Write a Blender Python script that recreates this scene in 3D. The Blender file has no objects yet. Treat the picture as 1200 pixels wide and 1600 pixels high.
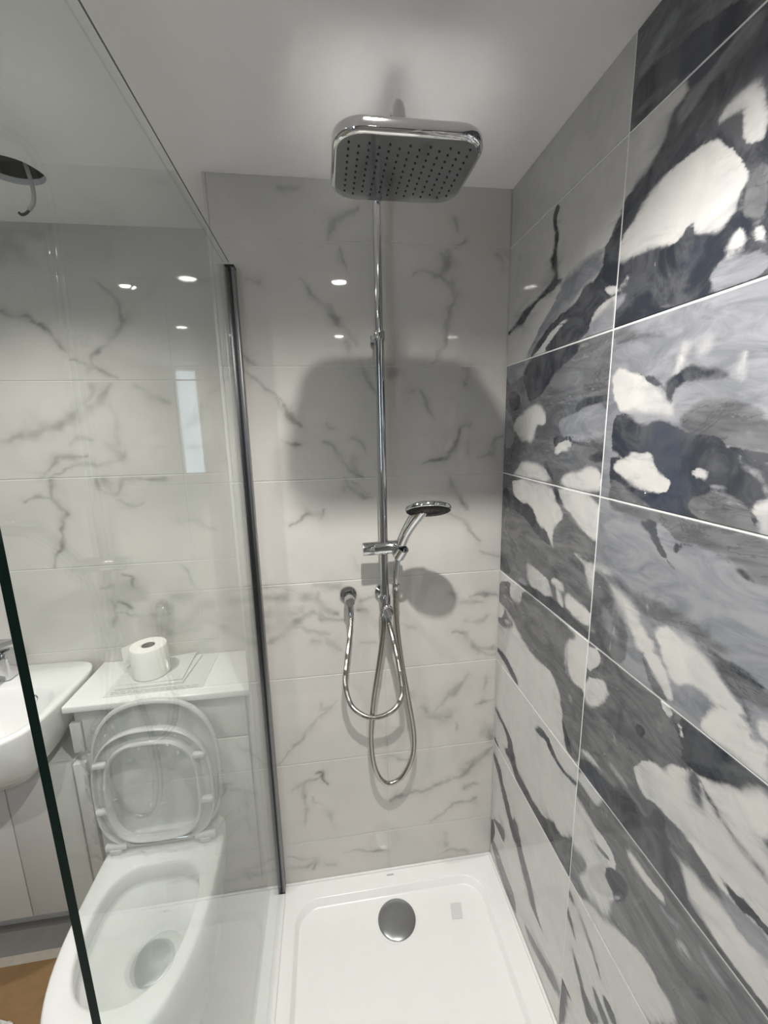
import bpy, bmesh, math, random
import numpy as np
from mathutils import Vector, Matrix

# ---------------------------------------------------------------- camera, world, exposure
SC = bpy.context.scene
COL = SC.collection
CAM_POS = (-0.5159, -1.1831, 1.4955)
RIGHT = Vector((0.99021582, -0.13799917, -0.02070879))
UP = Vector((0.04710248, 0.19084814, 0.98048883))
FWD = Vector((0.13135441, 0.97187099, -0.19548095))
cam_data = bpy.data.cameras.new('camera')
cam_data.sensor_fit = 'VERTICAL'
cam_data.sensor_height = 36.0
cam_data.lens = 660.275 * 36.0 / 1600.0
cam_data.clip_start = 0.02
cam = bpy.data.objects.new('camera', cam_data)
COL.objects.link(cam)
cam.matrix_world = Matrix(((RIGHT.x, UP.x, -FWD.x, CAM_POS[0]), (RIGHT.y, UP.y, -FWD.y, CAM_POS[1]),
                           (RIGHT.z, UP.z, -FWD.z, CAM_POS[2]), (0, 0, 0, 1)))
SC.camera = cam

world = bpy.data.worlds.new('world')
SC.world = world
world.use_nodes = True
world.node_tree.nodes['Background'].inputs[0].default_value = (0.55, 0.65, 0.8, 1)
world.node_tree.nodes['Background'].inputs[1].default_value = 0.3
SC.view_settings.view_transform = 'Standard'
SC.view_settings.look = 'None'
SC.view_settings.gamma = 1.0
SC.view_settings.use_curve_mapping = False
SC.view_settings.exposure = 0.5
SC.cycles.blur_glossy = 0.1
SC.cycles.max_bounces = 12
SC.cycles.diffuse_bounces = 4
SC.cycles.glossy_bounces = 6
SC.cycles.transparent_max_bounces = 16
SC.cycles.sample_clamp_indirect = 100.0

SPOT_WATT = 46.0          # each ceiling downlight
SPOT_ANGLE = 139.0
WINDOW_STRENGTH = 8.0
rnd = random.Random(7)
H = 2.0974                # ceiling above the tray top
FLOOR = -0.14

MARBLE = {
 'A-1':('W',[]),
 'B-1':('G',[('D',[(-0.453,1.957),(-0.453,2.008),(-0.466,2.022),(-0.495,2.027),(-0.524,2.012),(-0.565,2.009),(-0.602,1.999),(-0.629,1.992),(-0.672,1.957),(-0.560,1.961),(-0.479,1.959)]),
   ('G',[(-0.456,1.973),(-0.502,1.973),(-0.530,1.967),(-0.547,1.967),(-0.511,1.976),(-0.471,1.984)]),
   ('L',[(-0.464,2.033),(-0.492,2.050),(-0.517,2.060),(-0.535,2.058),(-0.533,2.043),(-0.503,2.036),(-0.470,2.026)])]),
 'A0':('W',[('D',[(-0.229,1.952),(-0.240,1.947),(-0.230,1.925),(-0.245,1.888),(-0.235,1.843),(-0.254,1.808),(-0.238,1.813),(-0.223,1.847),(-0.233,1.893),(-0.218,1.930)]),
   ('L',[(-0.273,1.796),(-0.319,1.803),(-0.361,1.804),(-0.400,1.794),(-0.422,1.786),(-0.397,1.759),(-0.350,1.758),(-0.326,1.739),(-0.261,1.718),(-0.174,1.687),(-0.137,1.660),(-0.110,1.662),(-0.183,1.719),(-0.226,1.747),(-0.255,1.771)]),
   ('D',[(-0.225,1.852),(-0.239,1.825),(-0.252,1.805),(-0.273,1.796),(-0.253,1.792),(-0.239,1.781),(-0.211,1.784),(-0.176,1.783),(-0.127,1.767),(-0.094,1.751),(-0.050,1.748),(-0.003,1.740),(-0.006,1.748),(-0.057,1.759),(-0.085,1.771),(-0.126,1.779),(-0.181,1.792),(-0.214,1.804),(-0.243,1.816),(-0.223,1.848),(-0.222,1.859),(-0.230,1.856)]),
   ('D',[(-0.422,1.786),(-0.454,1.775),(-0.456,1.748),(-0.454,1.724),(-0.445,1.714),(-0.411,1.709),(-0.386,1.695),(-0.384,1.680),(-0.369,1.671),(-0.335,1.661),(-0.201,1.657),(-0.244,1.684),(-0.293,1.705),(-0.311,1.713),(-0.292,1.716),(-0.241,1.706),(-0.199,1.682),(-0.163,1.665),(-0.135,1.655),(-0.174,1.687),(-0.219,1.711),(-0.261,1.720),(-0.300,1.726),(-0.335,1.741),(-0.350,1.758),(-0.374,1.759),(-0.397,1.759),(-0.410,1.774)]),
   ('D',[(-0.467,1.851),(-0.469,1.793),(-0.465,1.755),(-0.458,1.742),(-0.399,1.749),(-0.376,1.756),(-0.403,1.772),(-0.406,1.799),(-0.429,1.824),(-0.450,1.852)]),
   ('L',[(-0.315,1.806),(-0.370,1.808),(-0.412,1.804),(-0.401,1.784),(-0.367,1.771),(-0.336,1.768)]),
   ('W',[(-0.411,1.737),(-0.425,1.739),(-0.455,1.731),(-0.453,1.716),(-0.428,1.717)]),
   ('L',[(-0.383,1.689),(-0.412,1.700),(-0.452,1.715),(-0.455,1.668),(-0.454,1.657),(-0.344,1.658),(-0.373,1.671)])]),
 'B0':('D',[('W',[(-0.435,1.962),(-0.560,1.964),(-0.572,1.936),(-0.544,1.928),(-0.538,1.911),(-0.510,1.884),(-0.465,1.866),(-0.439,1.846),(-0.432,1.918)]),
   ('G',[(-0.571,1.939),(-0.601,1.938),(-0.623,1.948),(-0.658,1.955),(-0.674,1.942),(-0.657,1.923),(-0.607,1.924),(-0.583,1.909),(-0.556,1.903),(-0.549,1.925)]),
   ('W',[(-0.482,1.824),(-0.519,1.853),(-0.575,1.861),(-0.627,1.856),(-0.639,1.838),(-0.655,1.816),(-0.671,1.795),(-0.678,1.783),(-0.670,1.762),(-0.666,1.746),(-0.649,1.731),(-0.631,1.733),(-0.607,1.747),(-0.596,1.764),(-0.579,1.747),(-0.547,1.753),(-0.511,1.763),(-0.480,1.757),(-0.437,1.764),(-0.445,1.799)]),
   ('W',[(-0.621,1.870),(-0.632,1.886),(-0.683,1.883),(-0.694,1.814),(-0.677,1.814),(-0.665,1.826),(-0.658,1.850),(-0.658,1.860),(-0.639,1.864),(-0.622,1.864)]),
   ('L',[(-0.650,1.697),(-0.663,1.701),(-0.713,1.687),(-0.718,1.661),(-0.666,1.661),(-0.642,1.659),(-0.634,1.685)]),
   ('W',[(-0.654,1.704),(-0.672,1.729),(-0.680,1.721),(-0.687,1.704),(-0.673,1.700)]),
   ('W',[(-0.691,1.719),(-0.699,1.721),(-0.709,1.714),(-0.713,1.693),(-0.696,1.704)]),
   ('G',[(-0.674,1.776),(-0.697,1.793),(-0.708,1.725),(-0.690,1.727),(-0.673,1.740)]),
   ('W',[(-0.441,1.724),(-0.463,1.728),(-0.471,1.739),(-0.484,1.737),(-0.479,1.727),(-0.464,1.721),(-0.442,1.718)]),
   ('L',[(-0.442,1.715),(-0.475,1.712),(-0.470,1.697),(-0.446,1.685)])]),
 'A1':('G',[('L',[(-0.019,1.742),(-0.138,1.657),(-0.112,1.636),(-0.100,1.612),(0.003,1.603),(0.015,1.749)]),
   ('D',[(-0.131,1.658),(-0.268,1.656),(-0.349,1.654),(-0.338,1.636),(-0.273,1.615),(-0.233,1.581),(-0.199,1.560),(-0.142,1.549),(-0.132,1.578),(-0.107,1.612)]),
   ('D',[(-0.358,1.541),(-0.453,1.547),(-0.454,1.538),(-0.377,1.533),(-0.348,1.514)]),
   ('L',[(-0.284,1.510),(-0.352,1.516),(-0.377,1.533),(-0.451,1.533),(-0.455,1.473),(-0.402,1.463),(-0.354,1.462),(-0.288,1.477)]),
   ('D',[(-0.267,1.471),(-0.357,1.472),(-0.340,1.461),(-0.454,1.455),(-0.451,1.450),(-0.360,1.449),(-0.332,1.445),(-0.283,1.425),(-0.275,1.451)]),
   ('W',[(-0.280,1.454),(-0.330,1.461),(-0.346,1.453),(-0.323,1.442),(-0.283,1.425)]),
   ('W',[(-0.056,1.503),(-0.143,1.539),(-0.188,1.546),(-0.226,1.529),(-0.235,1.500),(-0.219,1.491),(-0.193,1.497),(-0.183,1.470),(-0.165,1.450),(-0.136,1.459),(-0.115,1.455),(-0.075,1.475)]),
   ('L',[(0.007,1.547),(-0.046,1.523),(-0.068,1.468),(-0.055,1.433),(-0.003,1.431)]),
   ('D',[(-0.017,1.573),(-0.040,1.592),(-0.089,1.575),(-0.099,1.541),(-0.078,1.529),(-0.037,1.534)]),
   ('W',[(-0.127,1.403),(-0.228,1.404),(-0.290,1.362),(-0.062,1.351),(-0.091,1.383)]),
   ('D',[(-0.233,1.401),(-0.247,1.405),(-0.290,1.365),(-0.276,1.365)]),
   ('W',[(-0.301,1.358),(-0.333,1.393),(-0.388,1.401),(-0.408,1.418),(-0.449,1.407),(-0.455,1.357)]),
   ('W',[(-0.277,1.428),(-0.281,1.443),(-0.342,1.445),(-0.309,1.433)]),
   ('D',[(-0.397,1.432),(-0.451,1.450),(-0.454,1.422),(-0.423,1.422)])]),
 'A2':('G',[('D',[(-0.008,1.323),(-0.074,1.302),(-0.123,1.292),(-0.174,1.294),(-0.225,1.245),(-0.256,1.249),(-0.289,1.217),(-0.272,1.212),(-0.221,1.221),(-0.164,1.252),(-0.086,1.264),(-0.004,1.261)]),
   ('W',[(-0.061,1.355),(-0.279,1.361),(-0.294,1.327),(-0.329,1.301),(-0.325,1.286),(-0.285,1.253),(-0.299,1.207),(-0.282,1.225),(-0.256,1.249),(-0.225,1.245),(-0.174,1.294),(-0.123,1.292),(-0.074,1.302)]),
   ('W',[(-0.296,1.360),(-0.456,1.361),(-0.458,1.269),(-0.425,1.271),(-0.398,1.280),(-0.379,1.292),(-0.348,1.308),(-0.321,1.323)]),
   ('D',[(-0.280,1.361),(-0.296,1.357),(-0.327,1.318),(-0.300,1.322)]),
   ('D',[(0.008,1.110),(-0.048,1.111),(-0.087,1.066),(0.004,1.062)]),
   ('D',[(-0.087,1.066),(-0.181,1.078),(-0.222,1.086),(-0.297,1.090),(-0.320,1.089),(-0.364,1.084),(-0.404,1.078),(-0.456,1.075),(-0.456,1.055),(-0.330,1.049)]),
   ('W',[(-0.168,1.134),(-0.203,1.138),(-0.269,1.131),(-0.288,1.121),(-0.308,1.091),(-0.249,1.080),(-0.180,1.081)]),
   ('W',[(-0.293,1.130),(-0.308,1.148),(-0.346,1.144),(-0.353,1.131),(-0.344,1.121),(-0.316,1.129)]),
   ('W',[(-0.316,1.123),(-0.344,1.115),(-0.361,1.082),(-0.332,1.085)]),
   ('W',[(-0.359,1.127),(-0.378,1.132),(-0.452,1.118),(-0.454,1.085),(-0.363,1.086),(-0.355,1.111)]),
   ('W',[(-0.372,1.226),(-0.405,1.224),(-0.460,1.226),(-0.454,1.157),(-0.428,1.182),(-0.411,1.212)]),
   ('D',[(-0.386,1.227),(-0.457,1.232),(-0.456,1.226),(-0.419,1.218)]),
   ('L',[(-0.120,1.070),(-0.149,1.092),(-0.195,1.076),(-0.167,1.069)])]),
 'A3':('W',[('G',[(0.010,1.018),(-0.088,1.054),(-0.070,1.016),(-0.093,1.001),(-0.150,1.003),(-0.153,1.056),(-0.251,1.064),(-0.323,1.062),(-0.367,1.054),(-0.412,1.047),(-0.381,1.024),(-0.374,0.990),(-0.219,0.902),(-0.182,0.915),(-0.125,0.925),(-0.107,0.944),(-0.052,0.960),(0.006,0.960)]),
   ('G',[(-0.180,0.926),(-0.380,1.030),(-0.370,0.939),(-0.401,0.933),(-0.456,0.948),(-0.454,0.886),(-0.457,0.827),(-0.455,0.766),(-0.411,0.759),(-0.387,0.783),(-0.375,0.841),(-0.365,0.880),(-0.329,0.907),(-0.274,0.905),(-0.234,0.900)]),
   ('G',[(0.001,0.902),(-0.037,0.916),(-0.052,0.956),(-0.065,0.932),(-0.109,0.933),(-0.101,0.915),(-0.044,0.891),(-0.000,0.885)]),
   ('W',[(-0.039,0.912),(-0.071,0.930),(-0.098,0.929),(-0.068,0.906)]),
   ('W',[(-0.394,0.994),(-0.408,1.044),(-0.454,1.069),(-0.458,0.964),(-0.419,0.951),(-0.392,0.968)]),
   ('L',[(-0.370,1.006),(-0.380,1.011),(-0.384,0.951),(-0.400,0.942),(-0.391,0.933),(-0.373,0.957)]),
   ('D',[(-0.377,0.828),(-0.395,0.809),(-0.417,0.794),(-0.426,0.765),(-0.399,0.769),(-0.386,0.795)]),
   ('D',[(0.008,0.797),(-0.065,0.807),(-0.121,0.789),(-0.160,0.767),(-0.123,0.762),(-0.058,0.781)]),
   ('L',[(-0.393,0.896),(-0.404,0.907),(-0.413,0.894),(-0.405,0.882)])]),
 'A4':('W',[('D',[(0.013,0.590),(-0.024,0.584),(-0.075,0.576),(-0.123,0.564),(-0.144,0.533),(-0.173,0.497),(-0.222,0.496),(-0.282,0.493),(-0.335,0.500),(-0.383,0.521),(-0.427,0.530),(-0.360,0.446),(-0.301,0.447),(-0.226,0.453),(-0.167,0.461),(-0.129,0.498),(-0.082,0.490),(-0.117,0.524),(-0.086,0.566),(-0.025,0.571)]),
   ('D',[(-0.293,0.455),(-0.369,0.536),(-0.396,0.509),(-0.438,0.568),(-0.458,0.573),(-0.458,0.485),(-0.446,0.455),(-0.390,0.450),(-0.353,0.453)]),
   ('D',[(-0.254,0.702),(-0.292,0.731),(-0.336,0.730),(-0.367,0.711),(-0.407,0.704),(-0.456,0.719),(-0.456,0.712),(-0.408,0.695),(-0.364,0.693),(-0.333,0.702),(-0.313,0.715),(-0.274,0.703)]),
   ('D',[(0.016,0.479),(-0.049,0.467),(-0.024,0.455)])]),
 'A5':('W',[('D',[(0.017,0.416),(-0.049,0.413),(-0.093,0.363),(-0.145,0.320),(-0.202,0.271),(-0.178,0.244),(-0.129,0.280),(-0.076,0.331),(-0.019,0.382)]),
   ('G',[(-0.003,0.155),(-0.095,0.219),(-0.128,0.181),(-0.049,0.142)]),
   ('D',[(-0.146,0.298),(-0.179,0.333),(-0.227,0.273),(-0.279,0.232),(-0.329,0.176),(-0.359,0.150),(-0.415,0.115),(-0.465,0.144),(-0.457,0.114),(-0.391,0.099),(-0.334,0.121),(-0.285,0.169),(-0.233,0.211),(-0.186,0.257)])]),
 'A6':('W',[('G',[(0.002,0.058),(-0.042,0.092),(-0.128,0.070),(-0.204,0.059),(-0.209,0.007),(-0.081,0.011)]),
   ('D',[(0.007,0.134),(-0.025,0.168),(-0.035,0.110),(-0.000,0.033)]),
   ('G',[(-0.248,0.052),(-0.351,0.093),(-0.427,0.118),(-0.458,0.104),(-0.443,0.085),(-0.382,0.062),(-0.298,0.039)])]),
 'B1':('L',[('W',[(-0.457,1.595),(-0.526,1.573),(-0.565,1.550),(-0.608,1.509),(-0.576,1.508),(-0.535,1.510),(-0.468,1.514)]),
   ('G',[(-0.633,1.519),(-0.672,1.526),(-0.709,1.511),(-0.742,1.500),(-0.763,1.458),(-0.700,1.461),(-0.640,1.472),(-0.610,1.494),(-0.625,1.512)]),
   ('D',[(-0.465,1.510),(-0.511,1.506),(-0.538,1.487),(-0.572,1.501),(-0.610,1.492),(-0.639,1.476),(-0.680,1.473),(-0.700,1.461),(-0.764,1.455),(-0.765,1.446),(-0.476,1.423)]),
   ('D',[(-0.468,1.458),(-0.762,1.468),(-0.779,1.356),(-0.481,1.353)]),
   ('G',[(-0.475,1.400),(-0.508,1.388),(-0.553,1.370),(-0.584,1.356),(-0.481,1.351)]),
   ('G',[(-0.644,1.385),(-0.683,1.403),(-0.720,1.397),(-0.746,1.376),(-0.749,1.356),(-0.697,1.357),(-0.656,1.361)]),
   ('W',[(-0.479,1.426),(-0.514,1.435),(-0.522,1.445),(-0.549,1.444),(-0.563,1.450),(-0.572,1.443),(-0.582,1.426),(-0.607,1.410),(-0.611,1.403),(-0.606,1.385),(-0.572,1.383),(-0.539,1.387),(-0.506,1.401),(-0.481,1.408)]),
   ('W',[(-0.642,1.424),(-0.650,1.430),(-0.667,1.431),(-0.679,1.426),(-0.667,1.416),(-0.654,1.415)]),
   ('L',[(-0.674,1.406),(-0.695,1.412),(-0.708,1.407),(-0.698,1.402)]),
   ('W',[(-0.742,1.390),(-0.751,1.397),(-0.764,1.407),(-0.772,1.357),(-0.753,1.362),(-0.747,1.379)]),
   ('L',[(-0.712,1.453),(-0.716,1.453),(-0.718,1.444),(-0.731,1.436),(-0.744,1.431),(-0.756,1.414),(-0.755,1.410),(-0.743,1.427),(-0.728,1.434),(-0.715,1.444)]),
   ('D',[(-0.606,1.567),(-0.625,1.573),(-0.647,1.564),(-0.667,1.563),(-0.690,1.550),(-0.668,1.552),(-0.648,1.557),(-0.628,1.554),(-0.611,1.549),(-0.592,1.532),(-0.607,1.515),(-0.591,1.529),(-0.580,1.552),(-0.591,1.560)]),
   ('D',[(-0.520,1.576),(-0.544,1.567),(-0.563,1.561),(-0.583,1.544),(-0.565,1.551),(-0.538,1.566)]),
   ('D',[(-0.631,1.476),(-0.660,1.475),(-0.684,1.472),(-0.661,1.469),(-0.635,1.472)]),
   ('W',[(-0.598,1.563),(-0.606,1.588),(-0.612,1.603),(-0.612,1.584),(-0.602,1.566)]),
   ('W',[(-0.700,1.551),(-0.701,1.570),(-0.704,1.577),(-0.703,1.564),(-0.704,1.550)]),
   ('W',[(-0.637,1.590),(-0.651,1.602),(-0.651,1.594),(-0.642,1.588)]),
   ('G',[(-0.450,1.654),(-0.545,1.636),(-0.577,1.626),(-0.547,1.625),(-0.489,1.626),(-0.453,1.630)])]),
 'B2':('L',[('G',[(-0.555,1.333),(-0.583,1.341),(-0.612,1.339),(-0.639,1.318),(-0.666,1.323),(-0.687,1.318),(-0.714,1.321),(-0.728,1.309),(-0.745,1.310),(-0.752,1.297),(-0.787,1.301),(-0.778,1.362),(-0.480,1.360),(-0.483,1.339),(-0.552,1.335)]),
   ('D',[(-0.553,1.330),(-0.591,1.344),(-0.590,1.326),(-0.616,1.291),(-0.643,1.277),(-0.628,1.278),(-0.606,1.292),(-0.583,1.322)]),
   ('D',[(-0.633,1.312),(-0.639,1.318),(-0.665,1.325),(-0.668,1.320),(-0.645,1.313),(-0.635,1.299)]),
   ('D',[(-0.687,1.320),(-0.713,1.322),(-0.730,1.310),(-0.746,1.311),(-0.751,1.299),(-0.773,1.300),(-0.774,1.297),(-0.749,1.295),(-0.722,1.313),(-0.703,1.316)]),
   ('G',[(-0.481,1.210),(-0.517,1.215),(-0.560,1.210),(-0.621,1.219),(-0.637,1.213),(-0.668,1.216),(-0.699,1.206),(-0.740,1.195),(-0.722,1.185),(-0.690,1.187),(-0.662,1.193),(-0.631,1.184),(-0.579,1.180),(-0.546,1.197)]),
   ('G',[(-0.448,1.224),(-0.494,1.199),(-0.517,1.160),(-0.553,1.140),(-0.563,1.066),(-0.493,1.051),(-0.443,1.057)]),
   ('W',[(-0.497,1.200),(-0.519,1.198),(-0.548,1.179),(-0.551,1.156),(-0.526,1.169)]),
   ('W',[(-0.456,1.222),(-0.495,1.219),(-0.488,1.210),(-0.457,1.212)]),
   ('L',[(-0.481,1.145),(-0.504,1.142),(-0.534,1.110),(-0.509,1.105)]),
   ('W',[(-0.511,1.200),(-0.546,1.192),(-0.576,1.181),(-0.578,1.168),(-0.601,1.149),(-0.618,1.126),(-0.586,1.108),(-0.560,1.136),(-0.528,1.177)]),
   ('L',[(-0.673,1.182),(-0.693,1.193),(-0.728,1.183),(-0.749,1.178),(-0.777,1.174),(-0.800,1.172),(-0.803,1.154),(-0.782,1.139),(-0.774,1.127),(-0.759,1.137),(-0.737,1.152),(-0.705,1.169)]),
   ('G',[(-0.683,1.187),(-0.693,1.193),(-0.728,1.183),(-0.749,1.178),(-0.777,1.174),(-0.800,1.172),(-0.803,1.154),(-0.781,1.148),(-0.758,1.143),(-0.736,1.155),(-0.712,1.174)]),
   ('D',[(-0.694,1.189),(-0.702,1.191),(-0.729,1.181),(-0.752,1.180),(-0.780,1.176),(-0.800,1.175),(-0.800,1.171),(-0.774,1.171),(-0.746,1.175),(-0.723,1.180)]),
   ('W',[(-0.608,1.160),(-0.634,1.184),(-0.654,1.181),(-0.674,1.172),(-0.693,1.166),(-0.640,1.137)]),
   ('W',[(-0.620,1.152),(-0.677,1.182),(-0.705,1.169),(-0.737,1.152),(-0.759,1.137),(-0.773,1.126),(-0.762,1.118),(-0.747,1.119),(-0.730,1.110),(-0.712,1.120),(-0.686,1.117),(-0.670,1.100),(-0.655,1.104)]),
   ('W',[(-0.707,1.067),(-0.730,1.108),(-0.751,1.118),(-0.768,1.121),(-0.784,1.107),(-0.762,1.082),(-0.788,1.101),(-0.802,1.101),(-0.815,1.056),(-0.777,1.061),(-0.741,1.061)]),
   ('W',[(-0.787,1.128),(-0.801,1.146),(-0.806,1.116),(-0.794,1.115)]),
   ('W',[(-0.594,1.113),(-0.623,1.129),(-0.653,1.098),(-0.666,1.076),(-0.658,1.062),(-0.632,1.084),(-0.616,1.098)]),
   ('W',[(-0.574,1.128),(-0.615,1.150),(-0.618,1.129),(-0.591,1.111)]),
   ('G',[(-0.592,1.107),(-0.608,1.097),(-0.630,1.081),(-0.661,1.059),(-0.621,1.061),(-0.600,1.093)]),
   ('G',[(-0.765,1.141),(-0.775,1.133),(-0.785,1.112),(-0.791,1.110),(-0.781,1.105),(-0.773,1.124)])]),
 'B3':('G',[('D',[(-0.672,1.038),(-0.689,1.070),(-0.817,1.065),(-0.818,1.059),(-0.766,1.017),(-0.730,0.995),(-0.707,0.989),(-0.685,0.992),(-0.698,1.007),(-0.675,1.029)]),
   ('W',[(-0.635,1.059),(-0.658,1.062),(-0.668,1.046),(-0.657,1.036)]),
   ('D',[(-0.594,0.978),(-0.617,0.984),(-0.609,0.959)]),
   ('W',[(-0.678,1.040),(-0.682,1.043),(-0.693,1.025),(-0.686,1.022)]),
   ('W',[(-0.617,0.923),(-0.640,0.943),(-0.667,0.944),(-0.672,0.967),(-0.695,0.978),(-0.709,0.991),(-0.730,0.993),(-0.758,1.009),(-0.818,1.059),(-0.829,0.988),(-0.730,0.873),(-0.698,0.871),(-0.658,0.874),(-0.636,0.864),(-0.621,0.867),(-0.600,0.882)]),
   ('L',[(-0.701,0.982),(-0.720,0.994),(-0.733,0.963),(-0.734,0.942),(-0.708,0.950)]),
   ('G',[(-0.706,0.981),(-0.720,0.992),(-0.732,0.962),(-0.732,0.945),(-0.714,0.956)]),
   ('D',[(-0.723,0.986),(-0.737,0.976),(-0.761,0.961),(-0.788,0.944),(-0.785,0.941),(-0.760,0.957),(-0.733,0.972)]),
   ('W',[(-0.444,1.046),(-0.484,1.062),(-0.495,1.033),(-0.452,0.981)]),
   ('W',[(-0.448,0.973),(-0.513,1.016),(-0.522,0.978),(-0.484,0.926),(-0.450,0.920)]),
   ('W',[(-0.450,0.808),(-0.488,0.825),(-0.538,0.816),(-0.507,0.808),(-0.455,0.800)]),
   ('W',[(-0.541,0.853),(-0.591,0.852),(-0.592,0.845),(-0.550,0.844)]),
   ('D',[(-0.448,0.787),(-0.495,0.806),(-0.525,0.800),(-0.595,0.823),(-0.604,0.754),(-0.530,0.760),(-0.442,0.753)]),
   ('D',[(-0.556,0.824),(-0.609,0.837),(-0.642,0.823),(-0.658,0.871),(-0.684,0.863),(-0.727,0.869),(-0.627,0.753),(-0.565,0.752)]),
   ('W',[(-0.684,0.876),(-0.829,1.031),(-0.869,0.775),(-0.838,0.771),(-0.793,0.773),(-0.759,0.782),(-0.737,0.782),(-0.721,0.795),(-0.712,0.825),(-0.730,0.877),(-0.712,0.873)]),
   ('L',[(-0.671,0.862),(-0.690,0.873),(-0.721,0.874),(-0.736,0.868),(-0.763,0.858),(-0.790,0.855),(-0.824,0.867),(-0.848,0.862),(-0.853,0.833),(-0.813,0.824),(-0.784,0.835),(-0.755,0.827),(-0.736,0.832),(-0.709,0.826),(-0.691,0.832)]),
   ('G',[(-0.671,0.862),(-0.690,0.873),(-0.721,0.874),(-0.736,0.868),(-0.763,0.858),(-0.783,0.844),(-0.769,0.843),(-0.754,0.829),(-0.736,0.832),(-0.709,0.826),(-0.691,0.832)]),
   ('D',[(-0.572,0.757),(-0.654,0.844),(-0.678,0.830),(-0.689,0.823),(-0.710,0.820),(-0.718,0.796),(-0.735,0.779),(-0.762,0.778),(-0.794,0.768),(-0.862,0.774),(-0.864,0.757),(-0.765,0.757),(-0.648,0.758)]),
   ('D',[(-0.766,0.875),(-0.780,0.877),(-0.798,0.879),(-0.815,0.880),(-0.827,0.876),(-0.846,0.877),(-0.847,0.870),(-0.822,0.867),(-0.804,0.860),(-0.785,0.865)]),
   ('G',[(-0.764,0.959),(-0.787,0.948),(-0.808,0.946),(-0.833,0.940),(-0.829,0.935),(-0.806,0.942),(-0.785,0.943)])]),
 'B4':('G',[('W',[(-0.442,0.753),(-0.521,0.764),(-0.532,0.744),(-0.514,0.723),(-0.473,0.727),(-0.445,0.726)]),
   ('W',[(-0.440,0.687),(-0.474,0.685),(-0.510,0.681),(-0.551,0.686),(-0.557,0.671),(-0.437,0.531)]),
   ('G',[(-0.445,0.723),(-0.474,0.721),(-0.519,0.713),(-0.549,0.704),(-0.542,0.691),(-0.497,0.683),(-0.449,0.693)]),
   ('W',[(-0.440,0.601),(-0.492,0.648),(-0.539,0.687),(-0.571,0.678),(-0.589,0.657),(-0.569,0.636),(-0.557,0.608),(-0.570,0.600),(-0.587,0.600),(-0.586,0.564),(-0.576,0.516),(-0.528,0.499),(-0.487,0.499),(-0.485,0.514),(-0.508,0.554),(-0.502,0.570),(-0.450,0.554)]),
   ('G',[(-0.499,0.633),(-0.539,0.656),(-0.574,0.657),(-0.553,0.641)]),
   ('W',[(-0.442,0.446),(-0.504,0.473),(-0.580,0.518),(-0.604,0.537),(-0.646,0.560),(-0.659,0.467),(-0.569,0.448)]),
   ('W',[(-0.588,0.514),(-0.637,0.555),(-0.676,0.573),(-0.703,0.568),(-0.736,0.566),(-0.749,0.547),(-0.693,0.445),(-0.598,0.440)]),
   ('D',[(-0.643,0.678),(-0.690,0.662),(-0.727,0.664),(-0.764,0.672),(-0.791,0.667),(-0.780,0.650),(-0.731,0.636),(-0.680,0.653)]),
   ('W',[(-0.602,0.718),(-0.620,0.733),(-0.664,0.729),(-0.691,0.738),(-0.703,0.725),(-0.680,0.715),(-0.655,0.709),(-0.626,0.710)]),
   ('W',[(-0.721,0.689),(-0.736,0.702),(-0.757,0.690),(-0.743,0.687),(-0.727,0.680)]),
   ('L',[(-0.756,0.727),(-0.775,0.731),(-0.810,0.725),(-0.805,0.721),(-0.779,0.716)]),
   ('L',[(-0.681,0.711),(-0.710,0.710),(-0.733,0.729),(-0.721,0.705),(-0.696,0.698)])]),
 'B5':('W',[('D',[(-0.446,0.429),(-0.476,0.424),(-0.462,0.409)]),
   ('D',[(-0.446,0.380),(-0.467,0.364),(-0.491,0.335),(-0.481,0.338),(-0.452,0.357)]),
   ('D',[(-0.477,0.302),(-0.497,0.287),(-0.524,0.264),(-0.549,0.251),(-0.588,0.258),(-0.556,0.198),(-0.523,0.235),(-0.494,0.271)]),
   ('G',[(-0.491,0.420),(-0.516,0.409),(-0.545,0.396),(-0.579,0.363),(-0.567,0.363),(-0.532,0.393)]),
   ('D',[(-0.556,0.309),(-0.587,0.302),(-0.612,0.295),(-0.599,0.271),(-0.567,0.292)]),
   ('D',[(-0.586,0.340),(-0.614,0.346),(-0.634,0.335),(-0.622,0.313),(-0.593,0.323)])]),
 'B6':('W',[('D',[(-0.450,0.177),(-0.454,0.188),(-0.491,0.160),(-0.470,0.149),(-0.477,0.136),(-0.472,0.035),(-0.452,-0.001),(-0.448,0.087)])]),
}
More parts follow.
